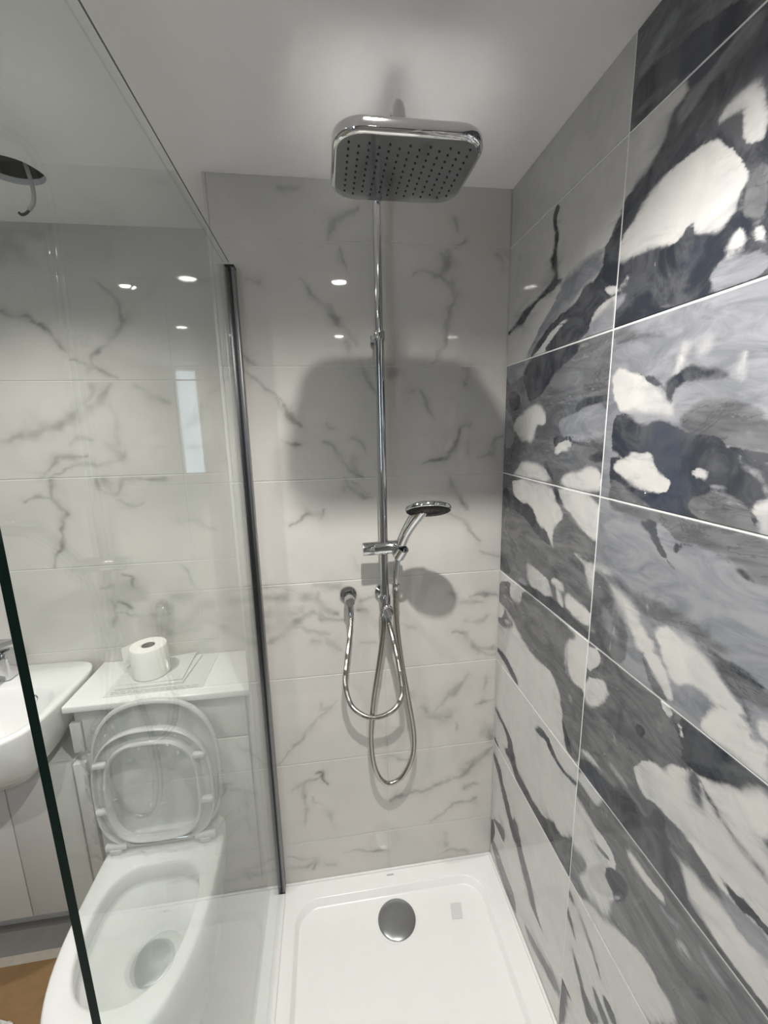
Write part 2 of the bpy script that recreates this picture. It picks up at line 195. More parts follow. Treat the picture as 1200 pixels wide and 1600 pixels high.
VEINS_BACK = [
 (0.0090,0.50,[(-0.592,2.077),(-0.572,2.075),(-0.551,2.078)]),
 (0.0090,0.50,[(-0.408,2.040),(-0.429,2.027),(-0.454,2.010),(-0.472,1.988),(-0.491,1.956)]),
 (0.0036,0.50,[(-0.459,1.941),(-0.451,1.916),(-0.434,1.887)]),
 (0.0054,0.50,[(-0.558,1.871),(-0.545,1.852),(-0.519,1.823),(-0.498,1.807)]),
 (0.0090,0.70,[(-0.498,1.807),(-0.481,1.790),(-0.464,1.770),(-0.443,1.743),(-0.419,1.709)]),
 (0.0072,0.60,[(-0.490,1.790),(-0.471,1.767),(-0.447,1.743)]),
 (0.0090,0.40,[(-0.682,1.866),(-0.657,1.865)]),
 (0.0036,0.50,[(-0.155,2.019),(-0.153,1.993)]),
 (0.0036,0.60,[(-0.152,1.961),(-0.128,1.971)]),
 (0.0090,0.60,[(-0.171,1.947),(-0.175,1.927),(-0.182,1.897)]),
 (0.0063,0.80,[(-0.262,1.885),(-0.251,1.895),(-0.225,1.899),(-0.199,1.893),(-0.180,1.883),(-0.161,1.867),(-0.147,1.840),(-0.149,1.826),(-0.160,1.815),(-0.168,1.784),(-0.175,1.745),(-0.182,1.713),(-0.198,1.706),(-0.202,1.681)]),
 (0.0072,0.70,[(-0.040,1.944),(-0.027,1.921),(-0.017,1.897),(-0.004,1.911)]),
 (0.0108,0.50,[(-0.019,1.948),(-0.005,1.938)]),
 (0.0054,0.60,[(-0.709,1.687),(-0.694,1.675),(-0.679,1.662)]),
 (0.0036,0.50,[(-0.715,1.653),(-0.692,1.631),(-0.667,1.609),(-0.646,1.588),(-0.614,1.562)]),
 (0.0090,0.90,[(-0.615,1.558),(-0.599,1.535),(-0.584,1.511)]),
 (0.0054,0.50,[(-0.637,1.575),(-0.628,1.552),(-0.616,1.542)]),
 (0.0072,0.70,[(-0.631,1.465),(-0.611,1.454),(-0.588,1.450)]),
 (0.0036,0.40,[(-0.509,1.513),(-0.485,1.499)]),
 (0.0072,0.70,[(-0.514,1.465),(-0.494,1.451),(-0.474,1.422),(-0.454,1.390),(-0.440,1.375),(-0.423,1.360)]),
 (0.0072,0.60,[(-0.441,1.470),(-0.423,1.459),(-0.410,1.431)]),
 (0.0072,0.60,[(-0.443,1.411),(-0.433,1.371)]),
 (0.0054,0.80,[(-0.466,1.354),(-0.453,1.332),(-0.428,1.316),(-0.399,1.304)]),
 (0.0072,0.50,[(-0.467,1.347),(-0.468,1.322)]),
 (0.0036,0.50,[(-0.445,1.343),(-0.413,1.319),(-0.397,1.326)]),
 (0.0072,0.80,[(-0.625,1.230),(-0.600,1.247),(-0.577,1.264),(-0.553,1.263),(-0.539,1.255),(-0.531,1.270)]),
 (0.0054,0.50,[(-0.410,1.668),(-0.401,1.629),(-0.370,1.589)]),
 (0.0090,0.50,[(-0.449,1.714),(-0.439,1.698)]),
 (0.0054,0.70,[(-0.170,1.741),(-0.179,1.715),(-0.194,1.708),(-0.201,1.688),(-0.202,1.667),(-0.217,1.662)]),
 (0.0072,0.60,[(-0.320,1.649),(-0.334,1.629)]),
 (0.0072,0.70,[(-0.274,1.598),(-0.264,1.598)]),
 (0.0054,0.80,[(-0.249,1.593),(-0.235,1.570),(-0.224,1.546),(-0.209,1.521)]),
 (0.0108,0.70,[(-0.129,1.648),(-0.107,1.648),(-0.118,1.614)]),
 (0.0063,0.80,[(-0.135,1.499),(-0.138,1.477),(-0.141,1.452),(-0.152,1.427),(-0.171,1.410),(-0.201,1.400),(-0.231,1.390)]),
 (0.0036,0.50,[(-0.131,1.502),(-0.104,1.502)]),
 (0.0054,0.50,[(-0.107,1.455),(-0.107,1.430)]),
 (0.0090,0.80,[(0.004,1.471),(-0.027,1.453),(-0.033,1.424),(-0.045,1.410),(-0.072,1.407)]),
 (0.0072,0.60,[(-0.159,1.354),(-0.147,1.324),(-0.124,1.292),(-0.115,1.254)]),
 (0.0054,0.70,[(-0.162,1.244),(-0.131,1.227),(-0.103,1.206),(-0.090,1.170)]),
 (0.0072,0.50,[(-0.726,1.051),(-0.658,1.050),(-0.623,1.032)]),
 (0.0180,0.50,[(-0.715,1.019),(-0.642,1.017),(-0.584,1.017)]),
 (0.0216,0.50,[(-0.718,0.972),(-0.660,0.975),(-0.608,0.979)]),
 (0.0108,0.60,[(-0.707,0.882),(-0.687,0.893),(-0.653,0.918),(-0.625,0.944),(-0.598,0.962),(-0.557,0.966)]),
 (0.0252,0.50,[(-0.714,0.936),(-0.666,0.935)]),
 (0.0108,0.60,[(-0.567,1.051),(-0.531,1.044),(-0.497,1.038),(-0.487,1.017)]),
 (0.0090,0.60,[(-0.561,1.027),(-0.562,1.011),(-0.552,0.982),(-0.531,0.964),(-0.508,0.954)]),
 (0.0054,0.50,[(-0.556,0.974),(-0.536,0.940),(-0.483,0.932)]),
 (0.0072,0.45,[(-0.622,0.927),(-0.575,0.911),(-0.553,0.901),(-0.537,0.899)]),
 (0.0072,0.50,[(-0.580,0.878),(-0.565,0.877)]),
 (0.0090,0.45,[(-0.546,0.883),(-0.520,0.856),(-0.498,0.841)]),
 (0.0054,0.60,[(-0.435,0.993),(-0.381,0.993)]),
 (0.0072,0.60,[(-0.439,0.965),(-0.417,0.955)]),
 (0.0054,0.40,[(-0.438,1.128),(-0.439,1.097),(-0.428,1.081)]),
 (0.0054,0.40,[(-0.431,0.852),(-0.388,0.843)]),
 (0.0090,0.45,[(-0.509,0.664),(-0.545,0.647),(-0.569,0.645),(-0.568,0.667)]),
 (0.0072,0.50,[(-0.550,0.634),(-0.583,0.606),(-0.616,0.570),(-0.634,0.536)]),
 (0.0108,0.55,[(-0.156,0.996),(-0.139,0.986),(-0.123,0.968),(-0.090,0.957),(-0.052,0.950)]),
 (0.0054,0.65,[(-0.102,0.981),(-0.057,0.980),(0.001,0.973)]),
 (0.0072,0.50,[(-0.103,0.907),(-0.080,0.897),(-0.051,0.894),(-0.034,0.906)]),
 (0.0054,0.40,[(-0.312,0.904),(-0.284,0.893),(-0.268,0.885)]),
 (0.0090,0.60,[(-0.146,0.864),(-0.121,0.861),(-0.100,0.837),(-0.070,0.804),(-0.043,0.779),(0.004,0.770)]),
 (0.0072,0.50,[(-0.078,0.805),(0.003,0.792)]),
 (0.0036,0.80,[(-0.061,1.126),(-0.036,1.119),(-0.020,1.106),(0.001,1.100)]),
 (0.0090,0.60,[(-0.089,0.709),(-0.114,0.678),(-0.135,0.652),(-0.160,0.637),(-0.186,0.617),(-0.203,0.586)]),
 (0.0162,0.50,[(-0.203,0.572),(-0.155,0.566)]),
 (0.0072,0.50,[(-0.033,0.696),(-0.036,0.660)]),
 (0.0054,0.60,[(0.000,0.620),(-0.035,0.613),(-0.069,0.603)]),
 (0.0054,0.50,[(-0.245,0.619),(-0.224,0.598)]),
 (0.0072,0.40,[(-0.274,0.673),(-0.270,0.636)]),
 (0.0162,0.60,[(-0.023,0.502),(-0.013,0.471)]),
 (0.0054,0.40,[(-0.133,0.540),(-0.129,0.515)]),
 (0.0036,0.60,[(-0.086,1.166),(-0.070,1.153)]),
 (0.0054,0.55,[(-0.566,0.618),(-0.599,0.595),(-0.616,0.570),(-0.634,0.540),(-0.658,0.525),(-0.679,0.501),(-0.705,0.463)]),
 (0.0054,0.80,[(-0.593,0.418),(-0.572,0.420),(-0.573,0.396),(-0.558,0.369)]),
 (0.0045,0.50,[(-0.581,0.397),(-0.635,0.386),(-0.672,0.368)]),
 (0.0054,0.55,[(-0.635,0.386),(-0.637,0.348),(-0.633,0.308),(-0.633,0.274),(-0.644,0.226)]),
 (0.0036,0.60,[(-0.609,0.334),(-0.606,0.314),(-0.574,0.294)]),
 (0.0090,0.50,[(-0.563,0.267),(-0.552,0.230)]),
 (0.0045,0.60,[(-0.515,0.101),(-0.468,0.092),(-0.425,0.081),(-0.363,0.072)]),
 (0.0045,0.60,[(-0.705,0.110),(-0.647,0.094),(-0.601,0.085)]),
 (0.0072,0.70,[(-0.708,0.059),(-0.670,0.067),(-0.640,0.067),(-0.610,0.071),(-0.620,0.047)]),
 (0.0054,0.60,[(-0.581,0.060),(-0.552,0.052)]),
 (0.0126,0.60,[(-0.001,0.437),(-0.036,0.410),(-0.069,0.377),(-0.094,0.357),(-0.114,0.337),(-0.144,0.332)]),
 (0.0072,0.60,[(-0.144,0.327),(-0.202,0.312),(-0.235,0.303),(-0.276,0.300),(-0.301,0.285),(-0.354,0.275)]),
 (0.0072,0.80,[(-0.354,0.275),(-0.313,0.287)]),
 (0.0054,0.60,[(-0.097,0.282),(-0.067,0.294)]),
 (0.0072,0.60,[(-0.053,0.236),(-0.070,0.229),(-0.130,0.229),(-0.155,0.214),(-0.176,0.193),(-0.210,0.169)]),
 (0.0108,0.40,[(-0.070,0.229),(-0.048,0.211)]),
 (0.0144,0.50,[(-0.038,0.493),(-0.009,0.494)]),
 (0.0054,0.40,[(-0.355,0.450),(-0.315,0.431),(-0.291,0.432)]),
 (0.0072,0.40,[(-0.179,0.028),(-0.140,0.036),(-0.088,0.021)]),
 (0.0072,0.40,[(-0.171,0.103),(-0.167,0.066)]),
]
VEINS_REAR = [
 (0.0069,0.80,[(-1.468,1.863),(-1.447,1.860),(-1.406,1.847),(-1.354,1.825),(-1.323,1.797),(-1.308,1.768),(-1.289,1.744)]),
 (0.0069,0.80,[(-1.279,1.715),(-1.249,1.706),(-1.216,1.691),(-1.184,1.673),(-1.150,1.660)]),
 (0.0069,0.80,[(-1.172,1.941),(-1.139,1.913),(-1.121,1.880),(-1.110,1.851),(-1.117,1.822),(-1.143,1.798),(-1.171,1.763),(-1.211,1.727),(-1.222,1.709),(-1.210,1.691)]),
 (0.0460,0.50,[(-1.436,2.010),(-1.391,2.054),(-1.374,2.091)]),
 (0.0230,0.40,[(-1.331,2.067),(-1.299,2.094)]),
 (0.0161,0.60,[(-1.229,1.643),(-1.246,1.606),(-1.288,1.564),(-1.329,1.521),(-1.365,1.515),(-1.413,1.504),(-1.455,1.492),(-1.514,1.481)]),
 (0.0138,0.50,[(-1.176,1.642),(-1.218,1.600),(-1.271,1.557),(-1.330,1.514)]),
 (0.0092,0.50,[(-1.093,1.642),(-1.049,1.604),(-1.001,1.591)]),
 (0.0115,0.60,[(-1.317,1.467),(-1.282,1.485),(-1.252,1.481)]),
 (0.0138,0.25,[(-1.182,1.581),(-1.173,1.537),(-1.179,1.467)]),
 (0.0092,0.60,[(-1.315,1.466),(-1.283,1.483),(-1.257,1.479)]),
 (0.0115,0.45,[(-1.173,1.516),(-1.174,1.459),(-1.201,1.453),(-1.165,1.420),(-1.150,1.434)]),
 (0.0092,0.65,[(-1.266,1.423),(-1.312,1.420),(-1.365,1.422),(-1.395,1.395),(-1.423,1.360)]),
 (0.0069,0.50,[(-1.159,1.419),(-1.215,1.403),(-1.310,1.392),(-1.379,1.372)]),
 (0.0092,0.80,[(-1.386,1.351),(-1.395,1.293)]),
 (0.0069,0.80,[(-1.475,1.286),(-1.456,1.300),(-1.417,1.298),(-1.381,1.274),(-1.363,1.240),(-1.380,1.196),(-1.389,1.135),(-1.410,1.114),(-1.424,1.068)]),
 (0.0080,0.70,[(-1.256,1.346),(-1.235,1.309),(-1.194,1.307),(-1.176,1.340),(-1.113,1.345),(-1.043,1.347)]),
 (0.0115,0.50,[(-1.230,1.345),(-1.213,1.315)]),
 (0.0069,0.50,[(-1.197,1.281),(-1.159,1.260),(-1.122,1.270)]),
 (0.0069,0.80,[(-1.218,1.018),(-1.190,1.012),(-1.185,0.971)]),
 (0.0092,0.60,[(-1.295,0.980),(-1.252,0.980),(-1.265,0.937),(-1.255,0.903)]),
 (0.0069,0.80,[(-1.252,0.927),(-1.205,0.895)]),
 (0.0322,0.35,[(-1.233,0.959),(-1.198,0.956)]),
 (0.0069,0.50,[(-1.263,0.895),(-1.268,0.837)]),
 (0.0207,0.50,[(-1.095,0.898),(-1.085,0.855),(-1.129,0.859),(-1.113,0.806)]),
 (0.0138,0.50,[(-1.135,0.868),(-1.092,0.787)]),
 (0.0069,0.60,[(-1.027,1.042),(-1.003,0.991),(-0.994,0.965)]),
 (0.0138,0.40,[(-1.069,0.929),(-1.003,0.916)]),
 (0.0069,0.40,[(-1.257,0.886),(-1.174,0.854),(-1.191,0.839)]),
 (0.0092,0.40,[(-0.868,1.466),(-0.851,1.414),(-0.832,1.383)]),
]

# ---------------------------------------------------------------- material helpers
class NT:
    def __init__(self, name):
        self.mat = bpy.data.materials.new(name)
        self.mat.use_nodes = True
        self.t = self.mat.node_tree
        self.t.nodes.clear()
        self.out = self.t.nodes.new('ShaderNodeOutputMaterial')

    def n(self, typ, ins=None, **props):
        nd = self.t.nodes.new(typ)
        for k, v in props.items():
            setattr(nd, k, v)
        for k, v in (ins or {}).items():
            self.set(nd, k, v)
        return nd

    def set(self, nd, k, v):
        s = nd.inputs[k]
        if isinstance(v, bpy.types.NodeSocket):
            self.t.links.new(v, s)
        elif isinstance(v, bpy.types.Node):
            self.t.links.new(v.outputs[0], s)
        else:
            if hasattr(s.default_value, '__len__') and not hasattr(v, '__len__'):
                v = [v] * len(s.default_value)
            if hasattr(s.default_value, '__len__') and len(s.default_value) == 4 and len(v) == 3:
                v = tuple(v) + (1.0,)
            s.default_value = v

    def math(self, op, a, b=0.0, c=0.0):
        return self.n('ShaderNodeMath', {0: a, 1: b, 2: c}, operation=op).outputs[0]

    def noise(self, scale, detail=4.0, rough=0.55, dist=0.0, vec=None):
        nd = self.n('ShaderNodeTexNoise', {'Scale': scale, 'Detail': detail, 'Roughness': rough, 'Distortion': dist})
        if vec is not None:
            self.set(nd, 'Vector', vec)
        return nd.outputs[0]

    def pos(self):
        return self.n('ShaderNodeNewGeometry').outputs['Position']

    def attr(self, name):
        return self.n('ShaderNodeAttribute', attribute_name=name).outputs['Fac']

    def ramp(self, v, a, b, lo=0.0, hi=1.0):
        return self.n('ShaderNodeMapRange', {'Value': v, 'From Min': a, 'From Max': b, 'To Min': lo, 'To Max': hi},
                      interpolation_type='SMOOTHSTEP').outputs[0]

    def mix(self, f, a, b):
        nd = self.n('ShaderNodeMix', data_type='RGBA')
        for i, v in ((0, f), (6, a), (7, b)):
            s = nd.inputs[i]
            if isinstance(v, bpy.types.NodeSocket):
                self.t.links.new(v, s)
            elif i == 0:
                s.default_value = v
            else:
                s.default_value = tuple(v) + ((1.0,) if len(v) == 3 else ())
        return nd.outputs[2]

    def principled(self, color, rough=0.5, metal=0.0, spec=0.5, bump=None, **kw):
        ins = {'Base Color': color, 'Roughness': rough, 'Metallic': metal, 'Specular IOR Level': spec}
        ins.update(kw)
        b = self.n('ShaderNodeBsdfPrincipled', ins)
        if bump is not None:
            h, st, dist = bump
            bn = self.n('ShaderNodeBump', {'Height': h, 'Strength': st, 'Distance': dist})
            self.set(b, 'Normal', bn.outputs[0])
        self.t.links.new(b.outputs[0], self.out.inputs[0])
        return self.mat


def plain(name, color, rough=0.5, metal=0.0, spec=0.5, var=0.04, scale=30.0):
    m = NT(name)
    n = m.noise(scale, 3.0, vec=m.pos())
    lo = tuple(max(0, c * (1 - var)) for c in color)
    hi = tuple(min(1, c * (1 + var)) for c in color)
    return m.principled(m.mix(n, lo, hi), rough, metal, spec)


def clear(name, tint, base_reflect=0.04, rough=0.0):
    """thin clear sheet: straight-through transparency with Fresnel (Schlick) mirror reflection"""
    m = NT(name)
    g = m.n('ShaderNodeNewGeometry')
    d = m.n('ShaderNodeVectorMath', {0: g.outputs['Normal'], 1: g.outputs['Incoming']}, operation='DOT_PRODUCT').outputs['Value']
    c = m.math('ABSOLUTE', d)
    k = m.math('POWER', m.math('SUBTRACT', 1.0, c), 5.0)
    f = m.math('ADD', m.math('MULTIPLY', k, 1 - base_reflect), base_reflect)
    tr = m.n('ShaderNodeBsdfTransparent', {'Color': tint})
    gl = m.n('ShaderNodeBsdfGlossy', {'Color': (0.95, 0.97, 0.96), 'Roughness': rough})
    mx = m.n('ShaderNodeMixShader', {0: f, 1: tr.outputs[0], 2: gl.outputs[0]})
    m.t.links.new(mx.outputs[0], m.out.inputs[0])
    return m.mat


def emit(name, color, strength):
    m = NT(name)
    e = m.n('ShaderNodeEmission', {'Color': color, 'Strength': strength})
    m.t.links.new(e.outputs[0], m.out.inputs[0])
    return m.mat


def make_white_marble():
    m = NT('white_marble')
    p = m.pos()
    v = m.attr('vein')
    n1 = m.noise(6.0, 5.0, 0.6, 0.8, p)
    n2 = m.noise(45.0, 4.0, 0.6, 0.3, p)
    n3 = m.noise(18.0, 3.0, 0.5, 0.5, p)
    cloud = m.noise(3.2, 4.0, 0.5, 1.0, p)
    base = m.mix(m.ramp(cloud, 0.35, 0.7), (0.600, 0.580, 0.545), (0.555, 0.540, 0.510))
    k = m.math('ADD', m.ramp(n3, 0.3, 0.7, 0.55, 1.0), m.math('MULTIPLY', m.math('SUBTRACT', n2, 0.5), 0.5))
    vv = m.math('MINIMUM', m.math('MULTIPLY', v, k), 1.0)
    thin = m.math('ABSOLUTE', m.math('SUBTRACT', n1, 0.5))
    fine = m.math('MULTIPLY', m.ramp(thin, 0.008, 0.0), m.ramp(m.noise(5.0, 2.0, vec=p), 0.55, 0.75, 0.0, 0.25))
    c = m.mix(fine, base, (0.42, 0.405, 0.38))
    c = m.mix(vv, c, (0.200, 0.192, 0.178))
    return m.principled(c, m.ramp(n2, 0.2, 0.8, 0.02, 0.045), 0.0, 0.5)


def make_blue_marble():
    m = NT('blue_grey_marble')
    p = m.pos()
    st = m.n('ShaderNodeMapping', {'Vector': p, 'Rotation': (0.35, 0, 0), 'Scale': (1.0, 0.45, 1.25)}).outputs[0]
    warp = m.math('MULTIPLY', m.math('SUBTRACT', m.noise(20.0, 6.0, 0.56, 0.6, st), 0.5), 0.026)
    warp2 = m.math('MULTIPLY', m.math('SUBTRACT', m.noise(120.0, 4.0, 0.6, 0.3, p), 0.5), 0.006)
    w = m.math('ADD', warp, warp2)
    clo = m.noise(13.0, 6.0, 0.62, 0.9, p)
    stk = m.noise(17.0, 7.0, 0.60, 1.6, st)
    fin = m.noise(95.0, 5.0, 0.65, 0.4, p)
    soft = m.ramp(m.noise(7.0, 3.0, 0.5, 0.3, p), 0.35, 0.72, 0.0014, 0.0085)      # some edges are crisp, others bleed
    thin = m.ramp(m.math('ABSOLUTE', m.math('SUBTRACT', m.noise(8.0, 7.0, 0.6, 1.4, st), 0.5)), 0.012, 0.0)
    def edge(name, k):
        q = m.math('DIVIDE', m.math('ADD', m.attr(name), w), m.math('MULTIPLY', soft, k))
        return m.ramp(q, 1.0, -1.0)
    white = m.mix(m.ramp(clo, 0.3, 0.75), (0.585, 0.575, 0.552), (0.50, 0.497, 0.49))
    lite = m.mix(m.ramp(stk, 0.3, 0.7), (0.165, 0.174, 0.196), (0.285, 0.292, 0.310))  # the window's bluish daylight on this wall is mixed into the pale grey
    lite = m.mix(m.ramp(clo, 0.58, 0.8, 0.0, 0.5), lite, (0.20, 0.21, 0.235))
    mid = m.mix(m.ramp(stk, 0.3, 0.7), (0.085, 0.088, 0.096), (0.175, 0.177, 0.185))
    mid = m.mix(m.ramp(clo, 0.62, 0.8, 0.0, 0.7), mid, (0.28, 0.282, 0.29))
    fleck = m.noise(30.0, 7.0, 0.65, 1.2, st)
    mid = m.mix(m.ramp(fleck, 0.60, 0.74, 0.0, 0.6), mid, (0.40, 0.398, 0.395))
    mid = m.mix(m.math('MULTIPLY', thin, 0.45), mid, (0.045, 0.047, 0.055))
    dark = m.mix(m.ramp(clo, 0.36, 0.62), (0.028, 0.032, 0.042), (0.085, 0.088, 0.096))
    dark = m.mix(m.math('MULTIPLY', m.ramp(fin, 0.60, 0.78), m.ramp(clo, 0.45, 0.65, 0.0, 0.55)), dark, (0.26, 0.265, 0.28))
    dark = m.mix(m.ramp(m.noise(6.0, 3.0, vec=p), 0.52, 0.7, 0.0, 0.6), dark, (0.030, 0.040, 0.068))
    feather = m.math('MULTIPLY', m.ramp(m.math('ADD', m.attr('mid'), w), 0.045, 0.0), m.ramp(stk, 0.47, 0.68, 0.0, 0.5))
    white = m.mix(feather, white, (0.235, 0.24, 0.258))
    col = m.mix(edge('light', 2.2), white, lite)
    col = m.mix(edge('mid', 1.2), col, mid)
    col = m.mix(edge('dark', 0.7), col, dark)
    return m.principled(col, m.ramp(fin, 0.2, 0.8, 0.02, 0.05), 0.0, 0.5)


def make_paint(name, col):
    m = NT(name)
    p = m.pos()
    n = m.noise(260.0, 3.0, 0.6, 0.0, p)
    big = m.noise(1.6, 3.0, 0.5, 0.0, p)
    c = m.mix(big, tuple(x * 0.97 for x in col), col)
    return m.principled(c, 0.55, 0.0, 0.3, bump=(n, 0.12, 0.001))


M = {}
M['white_tile'] = make_white_marble()
M['blue_tile'] = make_blue_marble()
M['grout_white'] = plain('white_grout', (0.74, 0.74, 0.725), 0.7, 0, 0.2, 0.05, 200)
M['grout_grey'] = plain('pale_grout', (0.62, 0.61, 0.58), 0.7, 0, 0.2, 0.05, 200)
M['ceiling'] = make_paint('ceiling_paint', (0.88, 0.865, 0.87))
M['paint'] = make_paint('wall_paint', (0.26, 0.255, 0.245))
M['ceramic'] = plain('white_ceramic', (0.80, 0.80, 0.785), 0.08, 0, 0.5, 0.01, 4)
M['tray'] = plain('white_stone_resin', (0.82, 0.815, 0.80), 0.22, 0, 0.45, 0.015, 12)
M['plastic_white'] = plain('white_plastic', (0.66, 0.66, 0.65), 0.25, 0, 0.45, 0.02, 20)
M['cabinet'] = plain('white_lacquered_board', (0.66, 0.655, 0.635), 0.22, 0, 0.45, 0.02, 6)
M['worktop'] = plain('white_worktop', (0.81, 0.805, 0.79), 0.16, 0, 0.5, 0.02, 30)
M['chrome'] = plain('chrome', (0.62, 0.63, 0.64), 0.06, 1.0, 0.5, 0.02, 5)
M['satin_top'] = plain('satin_head_top', (0.93, 0.93, 0.93), 0.17, 1.0, 0.5, 0.02, 5)
M['chrome_top'] = plain('polished_chrome_plate', (0.80, 0.80, 0.80), 0.045, 1.0, 0.5, 0.02, 5)
M['chrome_dark'] = plain('smoky_chrome', (0.40, 0.42, 0.43), 0.10, 1.0, 0.5, 0.05, 40)
M['steel_hose'] = plain('brushed_steel_hose', (0.44, 0.42, 0.385), 0.22, 1.0, 0.5, 0.06, 60)
M['drain'] = plain('satin_drain_metal', (0.34, 0.35, 0.36), 0.28, 1.0, 0.5, 0.08, 60)
M['aluminium'] = plain('polished_aluminium', (0.23, 0.23, 0.24), 0.33, 1.0, 0.5, 0.05, 40)
M['black_rubber'] = plain('black_rubber', (0.012, 0.012, 0.013), 0.45, 0, 0.4, 0.1, 60)
M['black_face'] = plain('black_spray_face', (0.007, 0.007, 0.008), 0.55, 0, 0.2, 0.1, 60)
M['glass'] = clear('clear_glass', (0.955, 0.975, 0.965))
M['glass_edge'] = plain('green_glass_edge', (0.004, 0.016, 0.012), 0.08, 0, 0.4, 0.2, 8)
M['film'] = clear('clear_wrapping_film', (0.95, 0.95, 0.945), 0.03, 0.02)
M['water'] = clear('still_water', (0.80, 0.82, 0.81), 0.05, 0.0)
M['paper'] = plain('soft_white_paper', (0.82, 0.80, 0.765), 0.85, 0, 0.2, 0.02, 90)
M['card_core'] = plain('grey_card_core', (0.20, 0.18, 0.16), 0.85, 0, 0.2, 0.1, 90)
M['print'] = plain('printed_sheet', (0.64, 0.64, 0.625), 0.5, 0, 0.35, 0.03, 40)
M['ink'] = plain('grey_print_ink', (0.16, 0.16, 0.16), 0.6, 0, 0.3, 0.1, 300)
M['mark'] = plain('grey_moulded_mark', (0.45, 0.45, 0.45), 0.4, 0, 0.4, 0.05, 60)
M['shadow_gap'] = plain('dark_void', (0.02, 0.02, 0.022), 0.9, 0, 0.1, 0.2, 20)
M['floor'] = plain('grey_floor', (0.26, 0.25, 0.235), 0.45, 0, 0.4, 0.12, 18)
M['board'] = plain('brown_hardboard', (0.27, 0.165, 0.075), 0.55, 0, 0.35, 0.18, 45)
M['dust'] = plain('pale_dust_sheet', (0.52, 0.47, 0.40), 0.8, 0, 0.2, 0.15, 70)
M['cable'] = plain('grey_cable_sheath', (0.42, 0.41, 0.39), 0.5, 0, 0.4, 0.05, 60)
M['bezel'] = plain('satin_white_bezel', (0.7, 0.7, 0.7), 0.35, 0, 0.4, 0.03, 30)
M['lamp'] = emit('lit_led_lens', (1.0, 0.96, 0.90), 60.0)
M['daylight'] = emit('frosted_daylight_pane', (0.72, 0.86, 1.0), WINDOW_STRENGTH)
M['silicone'] = plain('white_silicone', (0.80, 0.80, 0.785), 0.35, 0, 0.4, 0.02, 60)


# ---------------------------------------------------------------- mesh helpers
def link(o, parent=None):
    COL.objects.link(o)
    if parent is not None:
        o.parent = parent
        o.matrix_parent_inverse = parent.matrix_world.inverted() if parent.type != 'EMPTY' else Matrix.Translation(-parent.location)
    return o


def from_data(name, verts, faces, mat, parent=None, smooth=False):
    me = bpy.data.meshes.new(name)
    me.from_pydata([tuple(v) for v in verts], [], faces)
    me.update()
    if mat is not None:
        me.materials.append(mat)
    if smooth:
        me.polygons.foreach_set('use_smooth', [True] * len(me.polygons))
        try:
            me.set_sharp_from_angle(angle=math.radians(40))
        except Exception:
            pass
    return link(bpy.data.objects.new(name, me), parent)


def from_bm(name, bm, mat, parent=None, smooth=True, angle=40):
    bmesh.ops.recalc_face_normals(bm, faces=bm.faces[:])
    me = bpy.data.meshes.new(name)
    bm.to_mesh(me)
    bm.free()
    if mat is not None:
        me.materials.append(mat)
    if smooth:
        me.polygons.foreach_set('use_smooth', [True] * len(me.polygons))
        me.set_sharp_from_angle(angle=math.radians(angle))
    return link(bpy.data.objects.new(name, me), parent)


def bm_box(bm, x0, x1, y0, y1, z0, z1, bev=0.0, seg=2):
    r = bmesh.ops.create_cube(bm, size=1.0)
    vs = r['verts']
    bmesh.ops.scale(bm, vec=(x1 - x0, y1 - y0, z1 - z0), verts=vs)
    bmesh.ops.translate(bm, vec=((x0 + x1) / 2, (y0 + y1) / 2, (z0 + z1) / 2), verts=vs)
    if bev > 0:
        es = list({e for v in vs for e in v.link_edges})
        bmesh.ops.bevel(bm, geom=es, offset=bev, segments=seg, profile=0.5, affect='EDGES')


def box(name, x0, x1, y0, y1, z0, z1, mat, parent=None, bev=0.002, seg=2):
    bm = bmesh.new()
    bm_box(bm, x0, x1, y0, y1, z0, z1, bev, seg)
    return from_bm(name, bm, mat, parent)


def basis(d):
    d = Vector(d).normalized()
    a = Vector((0, 0, 1)) if abs(d.z) < 0.9 else Vector((1, 0, 0))
    u = d.cross(a).normalized()
    return d, u, d.cross(u).normalized()


def bm_lathe(bm, origin, axis, prof, n=32):
    """prof: list of (radius, distance along axis); closes at zero radius"""
    d, u, v = basis(axis)
    o = Vector(origin)
    rings = []
    for r, h in prof:
        if r <= 1e-6:
            rings.append([bm.verts.new(o + d * h)])
        else:
            rings.append([bm.verts.new(o + d * h + (u * math.cos(2 * math.pi * k / n) + v * math.sin(2 * math.pi * k / n)) * r) for k in range(n)])
    for A, B in zip(rings[:-1], rings[1:]):
        if len(A) == 1 and len(B) == 1:
            continue
        for k in range(n):
            k2 = (k + 1) % n
            if len(A) == 1:
                bm.faces.new((A[0], B[k], B[k2]))
            elif len(B) == 1:
                bm.faces.new((A[k], B[0], A[k2]))
            else:
                bm.faces.new((A[k], B[k], B[k2], A[k2]))


def lathe(name, origin, axis, prof, mat, parent=None, n=32):
    bm = bmesh.new()
    bm_lathe(bm, origin, axis, prof, n)
    return from_bm(name, bm, mat, parent)


def cyl_prof(r, L, b=0.001):
    return [(0, 0), (r - b, 0), (r, b), (r, L - b), (r - b, L), (0, L)]


def spline(pts, per=12):
    P = [Vector(p) for p in pts]
    P = [P[0] * 2 - P[1]] + P + [P[-1] * 2 - P[-2]]
    out = []
    for i in range(1, len(P) - 2):
        a, b, c, d = P[i - 1], P[i], P[i + 1], P[i + 2]
        for k in range(per):
            t = k / per
            out.append(0.5 * ((2 * b) + (c - a) * t + (2 * a - 5 * b + 4 * c - d) * t * t + (3 * b - a - 3 * c + d) * t ** 3))
    out.append(P[-2])
    return out


